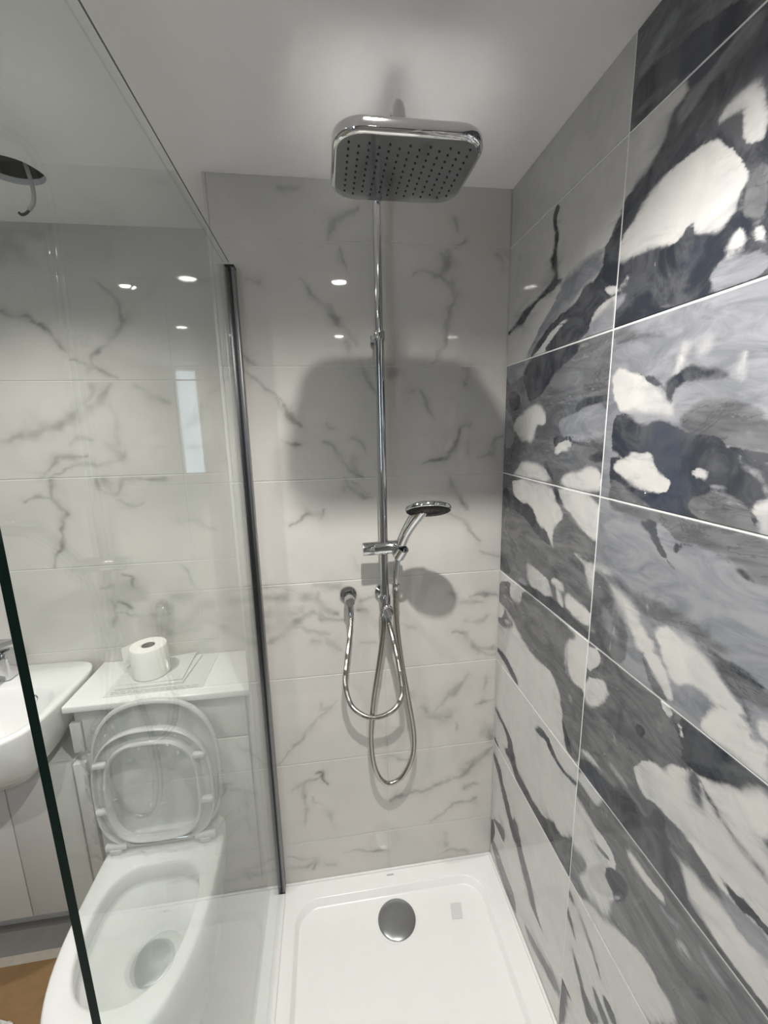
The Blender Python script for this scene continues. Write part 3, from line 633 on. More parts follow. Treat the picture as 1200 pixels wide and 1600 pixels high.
def bm_tube(bm, path, radius, n=12, caps=True):
    """radius: number or function of arc length"""
    L = [0.0]
    for a, b in zip(path[:-1], path[1:]):
        L.append(L[-1] + (b - a).length)
    d, u, v = basis(path[1] - path[0])
    rings = []
    for i, p in enumerate(path):
        t = (path[min(i + 1, len(path) - 1)] - path[max(i - 1, 0)]).normalized()
        u = (u - t * u.dot(t)).normalized()
        v = t.cross(u)
        r = radius(L[i]) if callable(radius) else radius
        rings.append([bm.verts.new(p + (u * math.cos(2 * math.pi * k / n) + v * math.sin(2 * math.pi * k / n)) * r) for k in range(n)])
    for A, B in zip(rings[:-1], rings[1:]):
        for k in range(n):
            bm.faces.new((A[k], A[(k + 1) % n], B[(k + 1) % n], B[k]))
    if caps:
        bm.faces.new(rings[0][::-1])
        bm.faces.new(rings[-1])


def tube(name, path, radius, mat, parent=None, n=12):
    bm = bmesh.new()
    bm_tube(bm, [Vector(p) for p in path], radius, n)
    return from_bm(name, bm, mat, parent, angle=60)


def resample(path, step):
    out = [path[0]]
    acc = 0.0
    for a, b in zip(path[:-1], path[1:]):
        seg = (b - a).length
        while acc + seg >= step:
            f = (step - acc) / seg
            a = a + (b - a) * f
            out.append(a)
            seg = (b - a).length
            acc = 0.0
        acc += seg
    out.append(path[-1])
    return out


def bm_rings(bm, rings, close_start=False, close_end=False, loop=False):
    R = [[bm.verts.new(p) for p in ring] for ring in rings]
    n = len(R[0])
    pairs = list(zip(R[:-1], R[1:])) + ([(R[-1], R[0])] if loop else [])
    for A, B in pairs:
        for k in range(n):
            bm.faces.new((A[k], A[(k + 1) % n], B[(k + 1) % n], B[k]))
    if close_start:
        bm.faces.new(R[0][::-1])
    if close_end:
        bm.faces.new(R[-1])


def rrect(x0, x1, y0, y1, r, z, n=8):
    pts = []
    for cx, cy, a0 in ((x1 - r, y1 - r, 0), (x0 + r, y1 - r, 90), (x0 + r, y0 + r, 180), (x1 - r, y0 + r, 270)):
        for k in range(n + 1):
            a = math.radians(a0 + 90 * k / n)
            pts.append(Vector((cx + r * math.cos(a), cy + r * math.sin(a), z)))
    return pts


def dshape(cx, w, rear, front, n=64, pr=5.0, pf=2.2, split=0.5):
    """plan outline: boxy at the rear, round at the front. returns (x, y) list"""
    yc = rear + (front - rear) * split
    out = []
    for k in range(n):
        t = 2 * math.pi * k / n
        c, s = math.cos(t), math.sin(t)
        p = pr if s > 0 else pf
        x = w * math.copysign(abs(c) ** (2 / p), c)
        y = abs(s) ** (2 / p) * ((rear - yc) if s > 0 else (front - yc))
        out.append((cx + x, yc + y))
    return out


def tag(o, label, cat, group=None, kind=None):
    o['label'] = label
    if cat:
        o['category'] = cat
    if group:
        o['group'] = group
    if kind:
        o['kind'] = kind
    return o


def thing(name, loc, label, cat, group=None):
    o = bpy.data.objects.new(name, None)
    o.empty_display_size = 0.05
    o.location = loc
    COL.objects.link(o)
    return tag(o, label, cat, group)


def structure(o, label=None):
    o['kind'] = 'structure'
    if label:
        o['label'] = label
    return o


# ---------------------------------------------------------------- tiles with their marble figure
def chaikin(q, it=2):
    q = np.array(q, float)
    for _ in range(it):
        nx = np.roll(q, -1, 0)
        q = np.stack([q * 0.75 + nx * 0.25, q * 0.25 + nx * 0.75], 1).reshape(-1, 2)
    return q


def seg_dist(P, A, B):
    d = B - A
    L = (d * d).sum(-1) + 1e-12
    t = np.clip(((P[:, None, :] - A) * d).sum(-1) / L, 0, 1)
    q = P[:, None, :] - (A + t[..., None] * d)
    return np.sqrt((q * q).sum(-1))


def poly_sdf(P, Q):
    A, B = Q, np.roll(Q, -1, 0)
    d = seg_dist(P, A, B).min(1)
    x, y = P[:, 0][:, None], P[:, 1][:, None]
    cond = (A[:, 1] > y) != (B[:, 1] > y)
    dy = B[:, 1] - A[:, 1]
    dy = np.where(np.abs(dy) < 1e-12, 1e-12, dy)
    xi = A[:, 0] + (y - A[:, 1]) * (B[:, 0] - A[:, 0]) / dy
    inside = (np.sum(cond & (x < xi), 1) % 2) == 1
    return np.where(inside, -d, d)


def marble_fields(key):
    base, polys = MARBLE.get(key, ('W', []))
    def fn(P):
        n = len(P)
        if key[0] == 'B':           # the figure is book-matched towards the open end of the wall
            P = P.copy()
            ym = -0.68 - (1.957 - P[:, 1]) * 0.15
            P[:, 0] = np.where(P[:, 0] < ym, 2 * ym - P[:, 0], P[:, 0])
        a = np.full(n, -0.2 if base == 'D' else 0.2)
        b = np.full(n, -0.2 if base in 'DG' else 0.2)
        c = np.full(n, -0.2 if base in 'DGL' else 0.2)
        for lev, q in polys:
            s = poly_sdf(P, chaikin(q, 1))
            a = np.minimum(a, s) if lev == 'D' else np.maximum(a, -s)
            b = np.minimum(b, s) if lev in 'DG' else np.maximum(b, -s)
            c = np.minimum(c, s) if lev in 'DGL' else np.maximum(c, -s)
        return {'dark': a, 'mid': b, 'light': c}
    return fn


def lattice_noise(P, freq, seed):
    """smooth value noise in -1..1 on the wall plane"""
    q = P * freq + seed * 17.3
    i = np.floor(q)
    f = q - i
    f = f * f * (3 - 2 * f)
    def h(a, b):
        r = np.sin(a * 127.1 + b * 311.7 + seed * 74.7) * 43758.5453
        return (r - np.floor(r)) * 2 - 1
    x, y = i[:, 0], i[:, 1]
    top = h(x, y) * (1 - f[:, 0]) + h(x + 1, y) * f[:, 0]
    bot = h(x, y + 1) * (1 - f[:, 0]) + h(x + 1, y + 1) * f[:, 0]
    return top * (1 - f[:, 1]) + bot * f[:, 1]


def vein_fields(veins):
    def fn(P0):
        P = P0.copy()
        for k, (fr, am) in enumerate(((22.0, 0.0075), (55.0, 0.0045), (130.0, 0.0022))):
            P[:, 0] += am * lattice_noise(P0, fr, 1 + k)
            P[:, 1] += am * lattice_noise(P0, fr, 11 + k)
        wmod = 1.0 + 0.45 * lattice_noise(P0, 40.0, 5)
        smod = np.clip(0.85 + 0.5 * lattice_noise(P0, 28.0, 8), 0.15, 1.3)
        lo, hi = P.min(0) - 0.08, P.max(0) + 0.08
        v = np.zeros(len(P))
        for w, s, pts in veins:
            q = np.array(pts, float)
            if (q.max(0) < lo).any() or (q.min(0) > hi).any():
                continue
            if len(q) > 2:
                q = np.array([tuple(p)[:2] for p in spline([(a, b, 0) for a, b in q], 4)])
            d = seg_dist(P, q[:-1], q[1:])
            k = d.argmin(1)
            d = d.min(1)
            f = (k + 0.5) / (len(q) - 1)
            ww = max(w, 0.0042) * (0.5 + 0.6 * np.sin(np.pi * np.clip(f, 0, 1))) * wmod
            val = s * smod * min(1.0, w / 0.0042 + 0.25) * (0.85 * np.exp(-(d / ww) ** 2) + 0.28 * np.exp(-(d / (ww * 3.2)) ** 2))
            v = np.maximum(v, val)
        return {'vein': v}
    return fn


def tile_mesh(u0, u1, v0, v1, to3d, fields, step):
    """slab tile: gridded glazed face, eased edge, sides. to3d(u, v, depth)"""
    b = 0.0012
    def axis(a0, a1):
        k = max(2, int(round((a1 - a0) / step)))
        return np.concatenate([[a0], np.linspace(a0 + b, a1 - b, k + 1), [a1]])
    us, vs = axis(u0, u1), axis(v0, v1)
    nu, nv = len(us), len(vs)
    U, V = np.meshgrid(us, vs)
    D = np.zeros_like(U)
    D[0, :] = D[-1, :] = D[:, 0] = D[:, -1] = 0.0008
    U, V, D = U.ravel(), V.ravel(), D.ravel()
    idx = np.arange(nu * nv).reshape(nv, nu)
    q = np.stack([idx[:-1, :-1], idx[:-1, 1:], idx[1:, 1:], idx[1:, :-1]], -1).reshape(-1, 4)
    rim = np.concatenate([idx[0, :-1], idx[:-1, -1], idx[-1, :0:-1], idx[:0:-1, 0]])
    nb = len(rim)
    U2, V2 = np.concatenate([U, U[rim]]), np.concatenate([V, V[rim]])
    D2 = np.concatenate([D, np.full(nb, 0.006)])
    o = nu * nv + np.arange(nb)
    side = np.stack([rim, o, np.roll(o, -1), np.roll(rim, -1)], -1)
    faces = np.concatenate([q, side])
    co = to3d(U2, V2, D2)
    me = bpy.data.meshes.new('tile')
    me.vertices.add(len(co))
    me.vertices.foreach_set('co', co.astype(np.float32).ravel())
    me.loops.add(faces.size)
    me.loops.foreach_set('vertex_index', faces.astype(np.int32).ravel())
    me.polygons.add(len(faces))
    me.polygons.foreach_set('loop_start', np.arange(0, faces.size, 4, dtype=np.int32))
    me.polygons.foreach_set('use_smooth', np.zeros(len(faces), bool))
    me.update(calc_edges=True)
    P = np.stack([U2, V2], -1)
    for name, val in fields(P).items():
        at = me.attributes.new(name, 'FLOAT', 'POINT')
        at.data.foreach_set('value', val.astype(np.float32))
    return me


def right_face(u, v, d):      # u = y, v = z, face looks to -x
    return np.stack([d, u, v], -1)


def back_face(y0):
    def f(u, v, d):           # u = x, v = z, face looks to -y
        return np.stack([u, y0 + d, v], -1)
    return f


ROWS = [(0.002, 0.158), (0.158, 0.458), (0.458, 0.758), (0.758, 1.058), (1.058, 1.358), (1.358, 1.658), (1.658, 1.958), (1.958, H)]
ROWKEY = ['6', '5', '4', '3', '2', '1', '0', '-1']
YR, YF, XLEFT = 0.30, -2.5, -2.05      # toilet wall, wall behind the camera, left wall
XL = -0.772                            # free end of the boxed-out shower wall
YV = -0.449

# right wall
wall_right = box('wall_right', 0.0012, 0.10, YF, 0.0, FLOOR - 0.02, H + 0.06, M['grout_white'], None, 0.0)
structure(wall_right, 'right shower wall of bold blue grey and white marble tiles')
g = 0.0017
far_first = {}
for (z0, z1), key in zip(ROWS, ROWKEY):
    for col, (y0, y1) in (('A', (YV, -0.0012)), ('B', (YV - 0.6, YV))):
        me = tile_mesh(y0 + g, y1 - (g if col == 'B' else 0), z0 + (g if key != '6' else 0), z1 - (g if key != '-1' else 0), right_face, marble_fields(col + key), 0.006)
        me.materials.append(M['blue_tile'])
        link(bpy.data.objects.new('tile', me), wall_right)
        if col == 'B':
            far_first[key] = me
# beside and behind the camera the tile designs repeat
ORDER = {'5': '3', '4': '1', '3': '5', '2': '4', '1': '2', '0': '3', '6': '6', '-1': '-1'}
for k in range(1, 3):
    for (z0, z1), key in zip(ROWS, ROWKEY):
        src = ORDER[key] if k == 1 else {'5': '4', '4': '2', '3': '1', '2': '5', '1': '3', '0': '4'}.get(key, key)
        dz = z0 - ROWS[ROWKEY.index(src)][0]
        o = link(bpy.data.objects.new('tile', far_first[src]), wall_right)
        o.location = (0, -0.6 * k, dz)

# boxed-out shower wall
wall_back = box('wall_back', XL + 0.001, 0.10, 0.0012, YR + 0.1, FLOOR - 0.02, H + 0.06, M['grout_grey'], None, 0.0)
structure(wall_back, 'shower wall of white marble tiles with grey veins')
g = 0.0012
VB = vein_fields(VEINS_BACK)
XV = -0.361
for (z0, z1), key in zip(ROWS, ROWKEY):
    for x0, x1 in ((XL, XV), (XV, 0.0)):
        me = tile_mesh(x0 + (g if x0 != XL else 0.006), x1 - g, z0 + (g if key != '6' else 0), z1 - (g if key != '-1' else 0), back_face(0.0), VB, 0.0033)
        me.materials.append(M['white_tile'])
        link(bpy.data.objects.new('tile', me), wall_back)
trim = box('trim_1', XL - 0.003, XL + 0.005, -0.001, 0.01, 0.0, H, M['grout_grey'], None, 0.001)
structure(trim, 'slim pale trim on the outer corner of the shower wall')

# toilet wall
wall_rear = box('wall_rear', XLEFT - 0.1, XL + 0.002, YR + 0.0012, YR + 0.10, FLOOR - 0.02, H + 0.06, M['grout_grey'], None, 0.0)
structure(wall_rear, 'white marble tiled wall behind the toilet and basin')
VRf = vein_fields(VEINS_REAR)
XJ = -0.983
for (z0, z1), key in zip(ROWS, ROWKEY):
    for x0, x1, st in ((XJ, XL, 0.004), (XJ - 0.6, XJ, 0.004), (XLEFT, XJ - 0.6, 0.02)):
        me = tile_mesh(x0 + g, x1 - g, z0 + g, z1 - (g if key != '-1' else 0), back_face(YR), VRf, st if z1 > 0.7 else 0.05)
        me.materials.append(M['white_tile'])
        link(bpy.data.objects.new('tile', me), wall_rear)

# plain walls out of the frame
wl = structure(box('wall_left', XLEFT - 0.1, XLEFT, YF, YR, FLOOR - 0.02, H + 0.06, M['paint'], None, 0.0), 'plain painted side wall by the basin')
WX0, WX1, WZ0, WZ1 = -1.89, -1.655, 1.07, 2.085
bm = bmesh.new()
for a in ((XLEFT - 0.1, WX0, FLOOR - 0.02, H + 0.06), (WX1, 0.1, FLOOR - 0.02, H + 0.06), (WX0, WX1, FLOOR - 0.02, WZ0), (WX0, WX1, WZ1, H + 0.06)):
    bm_box(bm, a[0], a[1], YF - 0.12, YF, a[2], a[3])
wf = structure(from_bm('wall_front', bm, M['paint'], None, False), 'plain painted wall opposite the shower')
win = bpy.data.objects.new('window_1', None)
win.location = ((WX0 + WX1) / 2, YF - 0.06, WZ0)
COL.objects.link(win)
structure(win, 'tall frosted window glowing with pale blue daylight')
bm = bmesh.new()
for a in ((WX0, WX0 + 0.03, WZ0, WZ1), (WX1 - 0.03, WX1, WZ0, WZ1), (WX0 + 0.03, WX1 - 0.03, WZ0, WZ0 + 0.03), (WX0 + 0.03, WX1 - 0.03, WZ1 - 0.03, WZ1)):
    bm_box(bm, a[0], a[1], YF - 0.09, YF - 0.04, a[2], a[3], 0.003)
from_bm('window_frame', bm, M['plastic_white'], win)
box('pane', WX0 + 0.03, WX1 - 0.03, YF - 0.07, YF - 0.064, WZ0 + 0.03, WZ1 - 0.03, M['daylight'], win, 0.0)

# floor
floor = structure(box('floor', XLEFT - 0.1, 0.1, YF - 0.1, YR + 0.1, FLOOR - 0.05, FLOOR, M['floor'], None, 0.0), 'grey bathroom floor')

# ceiling with the cut-out for a fitting that is still missing
HC, HR = (-1.205, 0.040), 0.062
bm = bmesh.new()
outer = [bm.verts.new((x, y, H)) for x, y in ((XLEFT - 0.05, YF - 0.05), (0.05, YF - 0.05), (0.05, YR + 0.05), (XLEFT - 0.05, YR + 0.05))]
inner = [bm.verts.new((HC[0] + HR * (1 + 0.03 * math.sin(5 * a)) * math.cos(a), HC[1] + HR * (1 + 0.03 * math.sin(3 * a)) * math.sin(a), H)) for a in [2 * math.pi * k / 40 for k in range(40)]]
es = [bm.edges.new((outer[k], outer[(k + 1) % 4])) for k in range(4)] + [bm.edges.new((inner[k], inner[(k + 1) % 40])) for k in range(40)]
bmesh.ops.triangle_fill(bm, use_beauty=True, use_dissolve=False, edges=es)
top = [bm.verts.new(v.co + Vector((0, 0, 0.014))) for v in inner]
for k in range(40):
    bm.faces.new((inner[k], inner[(k + 1) % 40], top[(k + 1) % 40], top[k]))
ceiling = from_bm('ceiling', bm, M['ceiling'], None, False)
structure(ceiling, 'off-white painted ceiling')
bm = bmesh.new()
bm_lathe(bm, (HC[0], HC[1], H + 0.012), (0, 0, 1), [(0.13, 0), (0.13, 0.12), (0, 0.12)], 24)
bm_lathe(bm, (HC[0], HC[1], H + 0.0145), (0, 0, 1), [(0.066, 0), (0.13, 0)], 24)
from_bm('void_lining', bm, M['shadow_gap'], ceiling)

# ================================================================ OBJECTS
# ---------------------------------------------------------------- downlights
def downlight(x, y, label, dim=1.0):
    t = thing('downlight', (x, y, H), label, 'downlight', 'recessed ceiling downlights')
    lathe('bezel', (x, y, H), (0, 0, -1), [(0.030, -0.004), (0.030, 0.003), (0.034, 0.005), (0.041, 0.003), (0.043, 0.0), (0.043, -0.004)], M['bezel'], t, 40)
    lathe('lens', (x, y, H), (0, 0, -1), [(0.030, 0.001), (0.026, 0.0016), (0, 0.002)], M['lamp'], t, 32)
    ld = bpy.data.lights.new('downlight_beam', 'SPOT')
    ld.energy = SPOT_WATT * dim
    ld.color = (1.0, 0.965, 0.925)
    ld.spot_size = math.radians(SPOT_ANGLE)
    ld.spot_blend = 0.85
    ld.shadow_soft_size = 0.014
    lo = bpy.data.objects.new('downlight_beam', ld)
    lo.location = (x, y, H - 0.012)
    link(lo, t)


downlight(-0.424, -0.742, 'lit round downlight in the ceiling in front of the square rain head')
downlight(-0.387, -1.800, 'lit round downlight in the ceiling at the open end of the shower', 0.5)
downlight(-1.297, -0.257, 'lit round downlight in the ceiling above the toilet', 0.64)
downlight(-1.310, -0.985, 'lit round downlight in the ceiling in front of the toilet', 0.32)

# ---------------------------------------------------------------- shower tray
TX0, TX1, TY0, TY1 = -0.765, 0.0, -1.20, 0.0
tray = thing('shower_tray', (-0.38, -0.6, FLOOR), 'white low shower tray with a round metal waste', 'shower tray')
bm = bmesh.new()
def tr(x0, x1, y0, y1, r, z):
    return rrect(x0, x1, y0, y1, r, z, 8)
IX0, IX1, IY0, IY1 = -0.678, -0.060, -1.12, -0.055
rings = [tr(TX0, TX1, TY0, TY1, 0.004, FLOOR), tr(TX0, TX1, TY0, TY1, 0.004, -0.004), tr(TX0 + 0.004, TX1, TY0 + 0.004, TY1, 0.004, 0.0),
         tr(IX0, IX1, IY0, IY1, 0.075, -0.001), tr(IX0 + 0.003, IX1 - 0.003, IY0 + 0.003, IY1 - 0.003, 0.072, -0.0025),
         tr(IX0 + 0.011, IX1 - 0.011, IY0 + 0.011, IY1 - 0.011, 0.066, -0.0225), tr(IX0 + 0.016, IX1 - 0.016, IY0 + 0.016, IY1 - 0.016, 0.062, -0.0250),
         tr(IX0 + 0.12, IX1 - 0.12, IY0 + 0.2, IY1 - 0.05, 0.03, -0.0275)]
bm_rings(bm, rings, True, True)
from_bm('tray_body', bm, M['tray'], tray, True, 50)
DX, DY = -0.361, -0.138
lathe('waste_ring', (DX, DY, -0.0285), (0, 0, 1), [(0.068, 0), (0.067, 0.002), (0.060, 0.002), (0.059, 0.0005)], M['tray'], tray, 48)
lathe('waste_cover', (DX, DY, -0.028), (0, 0, 1), [(0.059, 0), (0.059, 0.004), (0.056, 0.0062), (0.03, 0.0075), (0, 0.008)], M['drain'], tray, 48)
bm = bmesh.new()
bm_box(bm, -0.376, -0.352, -0.024, -0.0185, 0.0, 0.0004)
from_bm('maker_mark', bm, M['mark'], tray, False)
bm = bmesh.new()
vs = [bm.verts.new(p) for p in ((-0.1820, -0.1195, -0.0252), (-0.1470, -0.1215, -0.0252), (-0.1555, -0.1670, -0.0254), (-0.1890, -0.1650, -0.0254))]
f = bm.faces.new(vs)
r = bmesh.ops.extrude_face_region(bm, geom=[f])
bmesh.ops.translate(bm, vec=(0, 0, -0.0006), verts=[v for v in r['geom'] if isinstance(v, bmesh.types.BMVert)])
st = from_bm('label_sticker', bm, M['print'], None, False)
tag(st, 'small white paper sticker on the shower tray floor', 'sticker')
structure(box('trim_2', -0.009, 0.0, -1.2, -0.001, -0.002, 0.0065, M['silicone'], None, 0.003), 'white silicone bead along the right wall')
structure(box('trim_3', XL, -0.001, -0.008, 0.0, -0.002, 0.006, M['silicone'], None, 0.003), 'white silicone bead along the veined shower wall')

# ---------------------------------------------------------------- glass screen
GX0, GX1, GYF, GTOP = -0.7303, -0.7235, -0.889, 1.894
scr = thing('shower_screen', (-0.727, -0.445, 0.0), 'tall frameless clear glass shower screen between tray and toilet', 'shower screen')
bm = bmesh.new()
bm_box(bm, GX0, GX1, GYF, -0.006, 0.004, GTOP)
gp = from_bm('glass_pane', bm, M['glass'], scr, False)
gp.data.materials.append(M['glass_edge'])
for pl in gp.data.polygons:
    if abs(pl.normal.x) < 0.5 and pl.normal.z < 0.5:
        pl.material_index = 1
box('polished_edge', GX1 - 0.0014, GX1 + 0.0002, GYF, -0.031, GTOP - 0.0010, GTOP + 0.0002, M['glass_edge'], scr, 0.0)
bm = bmesh.new()
for x0, x1 in ((-0.7375, -0.7315), (-0.7230, -0.7130)):
    bm_box(bm, x0, x1, -0.030, -0.001, 0.001, 1.884, 0.0012)
bm_box(bm, -0.7330, -0.7200, -0.006, -0.001, 0.001, 1.882, 0.0)
from_bm('wall_profile', bm, M['aluminium'], scr)
bm = bmesh.new()
bm_box(bm, -0.7235, -0.7205, -0.032, -0.001, 0.001, 1.882, 0.0008)
from_bm('seal_gasket', bm, M['black_rubber'], scr)
box('profile_cap', -0.7380, -0.7125, -0.031, -0.001, 1.884, 1.889, M['black_rubber'], scr, 0.001)
bm = bmesh.new()
bm_box(bm, -0.7370, -0.7125, GYF, -0.031, 0.0005, 0.0065, 0.0025)
from_bm('bottom_seal', bm, M['silicone'], scr)

# ---------------------------------------------------------------- rain shower on its riser rail
rain = thing('rain_shower', (-0.368, -0.07, 1.0), 'chrome riser rail with a square rain head', 'shower')
RX, RY = -0.368, -0.070
tube('lower_rail', [(RX, RY, 1.005), (RX, RY, 1.3), (RX, RY, 1.722)], 0.0118, M['chrome'], rain, 24)
arm = [(RX, RY, 1.715), (RX, RY, 1.80), (RX, RY, 1.90), (RX, RY, 1.99), (RX, RY - 0.004, 2.022), (RX - 0.001, RY - 0.018, 2.046), (RX - 0.002, RY - 0.045, 2.060), (RX - 0.004, RY - 0.09, 2.058),
       (RX - 0.008, -0.28, 2.020), (RX - 0.013, -0.395, 1.988), (RX - 0.015, -0.440, 1.974), (RX - 0.016, -0.462, 1.958), (RX - 0.016, -0.470, 1.930), (RX - 0.016, -0.471, 1.905)]
tube('curved_arm', resample(spline(arm, 10), 0.006), 0.0098, M['chrome'], rain, 20)
bm = bmesh.new()
bm_lathe(bm, (RX, RY, 1.708), (0, 0, 1), [(0.0118, 0), (0.0145, 0.001), (0.0145, 0.020), (0.0135, 0.024), (0.0098, 0.025)], 28)
bm_lathe(bm, (RX - 0.012, RY - 0.002, 1.716), (-1, -0.15, 0), cyl_prof(0.0055, 0.011), 16)
from_bm('rail_collar', bm, M['chrome'], rain)
lathe('wall_bracket', (RX, RY + 0.008, 1.717), (0, 1, 0), [(0.0085, 0), (0.0085, 0.050), (0.016, 0.052), (0.016, 0.0615), (0.0, 0.0615)], M['chrome'], rain, 24)
lathe('wall_bracket', (RX, RY + 0.008, 1.020), (0, 1, 0), [(0.011, 0), (0.011, 0.046), (0.021, 0.050), (0.021, 0.0615), (0.0, 0.0615)], M['chrome'], rain, 24)
# head: rounded rectangle plate with a domed polished top
HX0, HX1, HY0, HY1 = -0.487, -0.274, -0.556, -0.382
HZ = 1.872
bm = bmesh.new()
def hr(i, z, r=0.042):
    return rrect(HX0 + i, HX1 - i, HY0 + i, HY1 - i, max(0.004, r - i), z, 8)
rings = [hr(0.006, HZ), hr(0.0035, HZ + 0.0006), hr(0.001, HZ + 0.003), hr(0.0, HZ + 0.006), hr(0.0, HZ + 0.015), hr(0.0012, HZ + 0.018), hr(0.004, HZ + 0.0205), hr(0.007, HZ + 0.0212)]
bm_rings(bm, rings, False, False)
head = from_bm('rain_head', bm, M['chrome_top'], rain, True, 50)
bm = bmesh.new()
bm_rings(bm, [hr(0.007, HZ + 0.0212), hr(0.012, HZ + 0.0216), hr(0.030, HZ + 0.0218)], False, True)
from_bm('top_plate', bm, M['satin_top'], head, True, 30)
bm = bmesh.new()
bm_rings(bm, [hr(0.006, HZ), hr(0.012, HZ - 0.0002), hr(0.02, HZ - 0.0002)], False, True)
from_bm('face_plate', bm, M['chrome_dark'], head, True, 30)
bm = bmesh.new()
for i in range(13):
    for j in range(9):
        x = HX0 + 0.022 + (HX1 - HX0 - 0.044) * i / 12
        y = HY0 + 0.024 + (HY1 - HY0 - 0.048) * (j + (0.5 if i % 2 else 0.0)) / 8.5
        bm_lathe(bm, (x, y, HZ + 0.0005), (0, 0, -1), [(0.0019, 0), (0.0016, 0.0016), (0, 0.002)], 8)
nz = from_bm('nozzles', bm, M['black_rubber'], head)
nz['kind'] = 'stuff'
lathe('ball_joint', (RX - 0.016, -0.471, HZ + 0.020), (0, 0, 1), [(0.020, 0), (0.020, 0.006), (0.0145, 0.010), (0.0145, 0.030), (0.0105, 0.034), (0.0098, 0.036)], M['chrome'], rain, 28)
# slide bracket
SZ = 1.172
bm = bmesh.new()
bm_lathe(bm, (-0.427, RY - 0.002, SZ - 0.001), (1, -0.02, 0.03), [(0, 0), (0.0165, 0.0), (0.0185, 0.0015), (0.0185, 0.030), (0.0180, 0.031), (0.0180, 0.033), (0.0185, 0.034), (0.0185, 0.096), (0.013, 0.099), (0.0105, 0.112), (0.0, 0.113)], 32)
from_bm('slide_bracket', bm, M['chrome'], rain)
bm = bmesh.new()
bm_tube(bm, spline([(-0.345, RY - 0.008, SZ), (-0.330, RY - 0.024, SZ + 0.001), (-0.322, RY - 0.034, SZ + 0.004)], 6), 0.0135, 18)
bm_lathe(bm, (-0.3335, RY - 0.030, SZ - 0.018), (0.30, -0.42, 0.72), [(0.0125, 0), (0.0165, 0.0), (0.0165, 0.032), (0.0125, 0.032)], 24)
from_bm('handset_holder', bm, M['chrome'], rain)
# diverter at the foot of the rail
bm = bmesh.new()
bm_lathe(bm, (RX, RY, 0.985), (0, 0, 1), [(0, 0), (0.0135, 0.0), (0.0155, 0.002), (0.0155, 0.046), (0.0135, 0.050), (0.0118, 0.052)], 28)
from_bm('diverter_body', bm, M['chrome'], rain)
lathe('diverter_knob', (RX + 0.004, RY - 0.010, 0.998), (0.05, -1, -0.1), [(0.010, 0), (0.010, 0.008), (0.0145, 0.010), (0.0150, 0.024), (0.0135, 0.0265), (0, 0.027)], M['chrome'], rain, 28)
bm = bmesh.new()
bm_lathe(bm, (RX - 0.005, RY + 0.004, 0.957), (0, 0, 1), [(0.0085, 0), (0.0095, 0.001), (0.0095, 0.018), (0.008, 0.020), (0.008, 0.029)], 20)
bm_lathe(bm, (RX + 0.008, RY - 0.006, 0.957), (0, 0, 1), [(0.0085, 0), (0.0095, 0.001), (0.0095, 0.018), (0.008, 0.020), (0.008, 0.029)], 20)
from_bm('hose_nut', bm, M['chrome'], rain)

# hand shower
DC = Vector((-0.2755, -0.205, 1.297))
dn = Vector((-0.05, -math.sin(math.radians(25)), -math.cos(math.radians(25)))).normalized()   # spray face looks down and forward
hand = thing('hand_shower', (-0.337, -0.10, 1.10), 'chrome hand shower with a round black spray face', 'hand shower')
lathe('handset_head', DC - dn * 0.012, dn, [(0, -0.004), (0.030, -0.003), (0.048, 0.0), (0.0545, 0.004), (0.0560, 0.009), (0.0555, 0.013), (0.0535, 0.0140)], M['chrome'], hand, 48)
fc = lathe('spray_face', DC - dn * 0.012, dn, [(0.0535, 0.0140), (0.052, 0.0150), (0.028, 0.0158), (0.027, 0.0150), (0.0, 0.0152)], M['black_face'], hand, 48)
bm = bmesh.new()
d, u, v = basis(dn)
for rr, cnt in ((0.045, 20), (0.034, 14), (0.018, 8)):
    for k in range(cnt):
        a = 2 * math.pi * k / cnt
        bm_lathe(bm, DC - dn * 0.012 + (u * math.cos(a) + v * math.sin(a)) * rr + dn * 0.0150, dn, [(0.0016, 0), (0.0012, 0.0018), (0, 0.002)], 7)
sn = from_bm('spray_nozzles', bm, M['black_rubber'], fc)
sn['kind'] = 'stuff'
lathe('mode_lever', DC + Vector((-0.012, 0.044, -0.0205)) - dn * 0.002, dn, [(0, 0), (0.0045, 0.0), (0.0040, 0.009), (0.002, 0.013), (0, 0.014)], M['black_face'], hand, 14)
hp = spline([(-0.3368, -0.080, 1.062), (-0.3375, -0.088, 1.100), (-0.3350, -0.096, 1.140), (-0.3290, -0.106, 1.180), (-0.3180, -0.124, 1.220), (-0.3040, -0.150, 1.258), (-0.284, -0.182, 1.300)], 10)
def handle_r(s):
    return 0.0082 + 0.0062 * min(1, max(0, (s - 0.09) / 0.05)) + 0.003 * min(1, max(0, (s - 0.17) / 0.07))
tube('handset_handle', hp, handle_r, M['chrome'], hand, 20)

# hoses
h2 = [(RX - 0.005, RY + 0.004, 0.960), (-0.374, -0.066, 0.925), (-0.387, -0.062, 0.827), (-0.409, -0.058, 0.684), (-0.418, -0.056, 0.558), (-0.407, -0.056, 0.455), (-0.374, -0.056, 0.400), (-0.325, -0.056, 0.414), (-0.290, -0.056, 0.486), (-0.285, -0.056, 0.569), (-0.302, -0.058, 0.693), (-0.324, -0.062, 0.841), (-0.337, -0.071, 0.981), (-0.3368, -0.079, 1.058)]
hose_b = thing('shower_hose', (-0.35, -0.06, 0.40), 'long smooth steel hose looping low from the diverter to the hand shower', 'shower hose')
tube('hose_sleeve', resample(spline(h2, 12), 0.006), 0.0072, M['steel_hose'], hose_b, 14)
lathe('hose_cone', (-0.3368, -0.0785, 1.050), (0, -0.12, 1), [(0.0075, 0), (0.0088, 0.002), (0.0105, 0.020), (0.0098, 0.022), (0.0, 0.022)], M['chrome'], hose_b, 20)
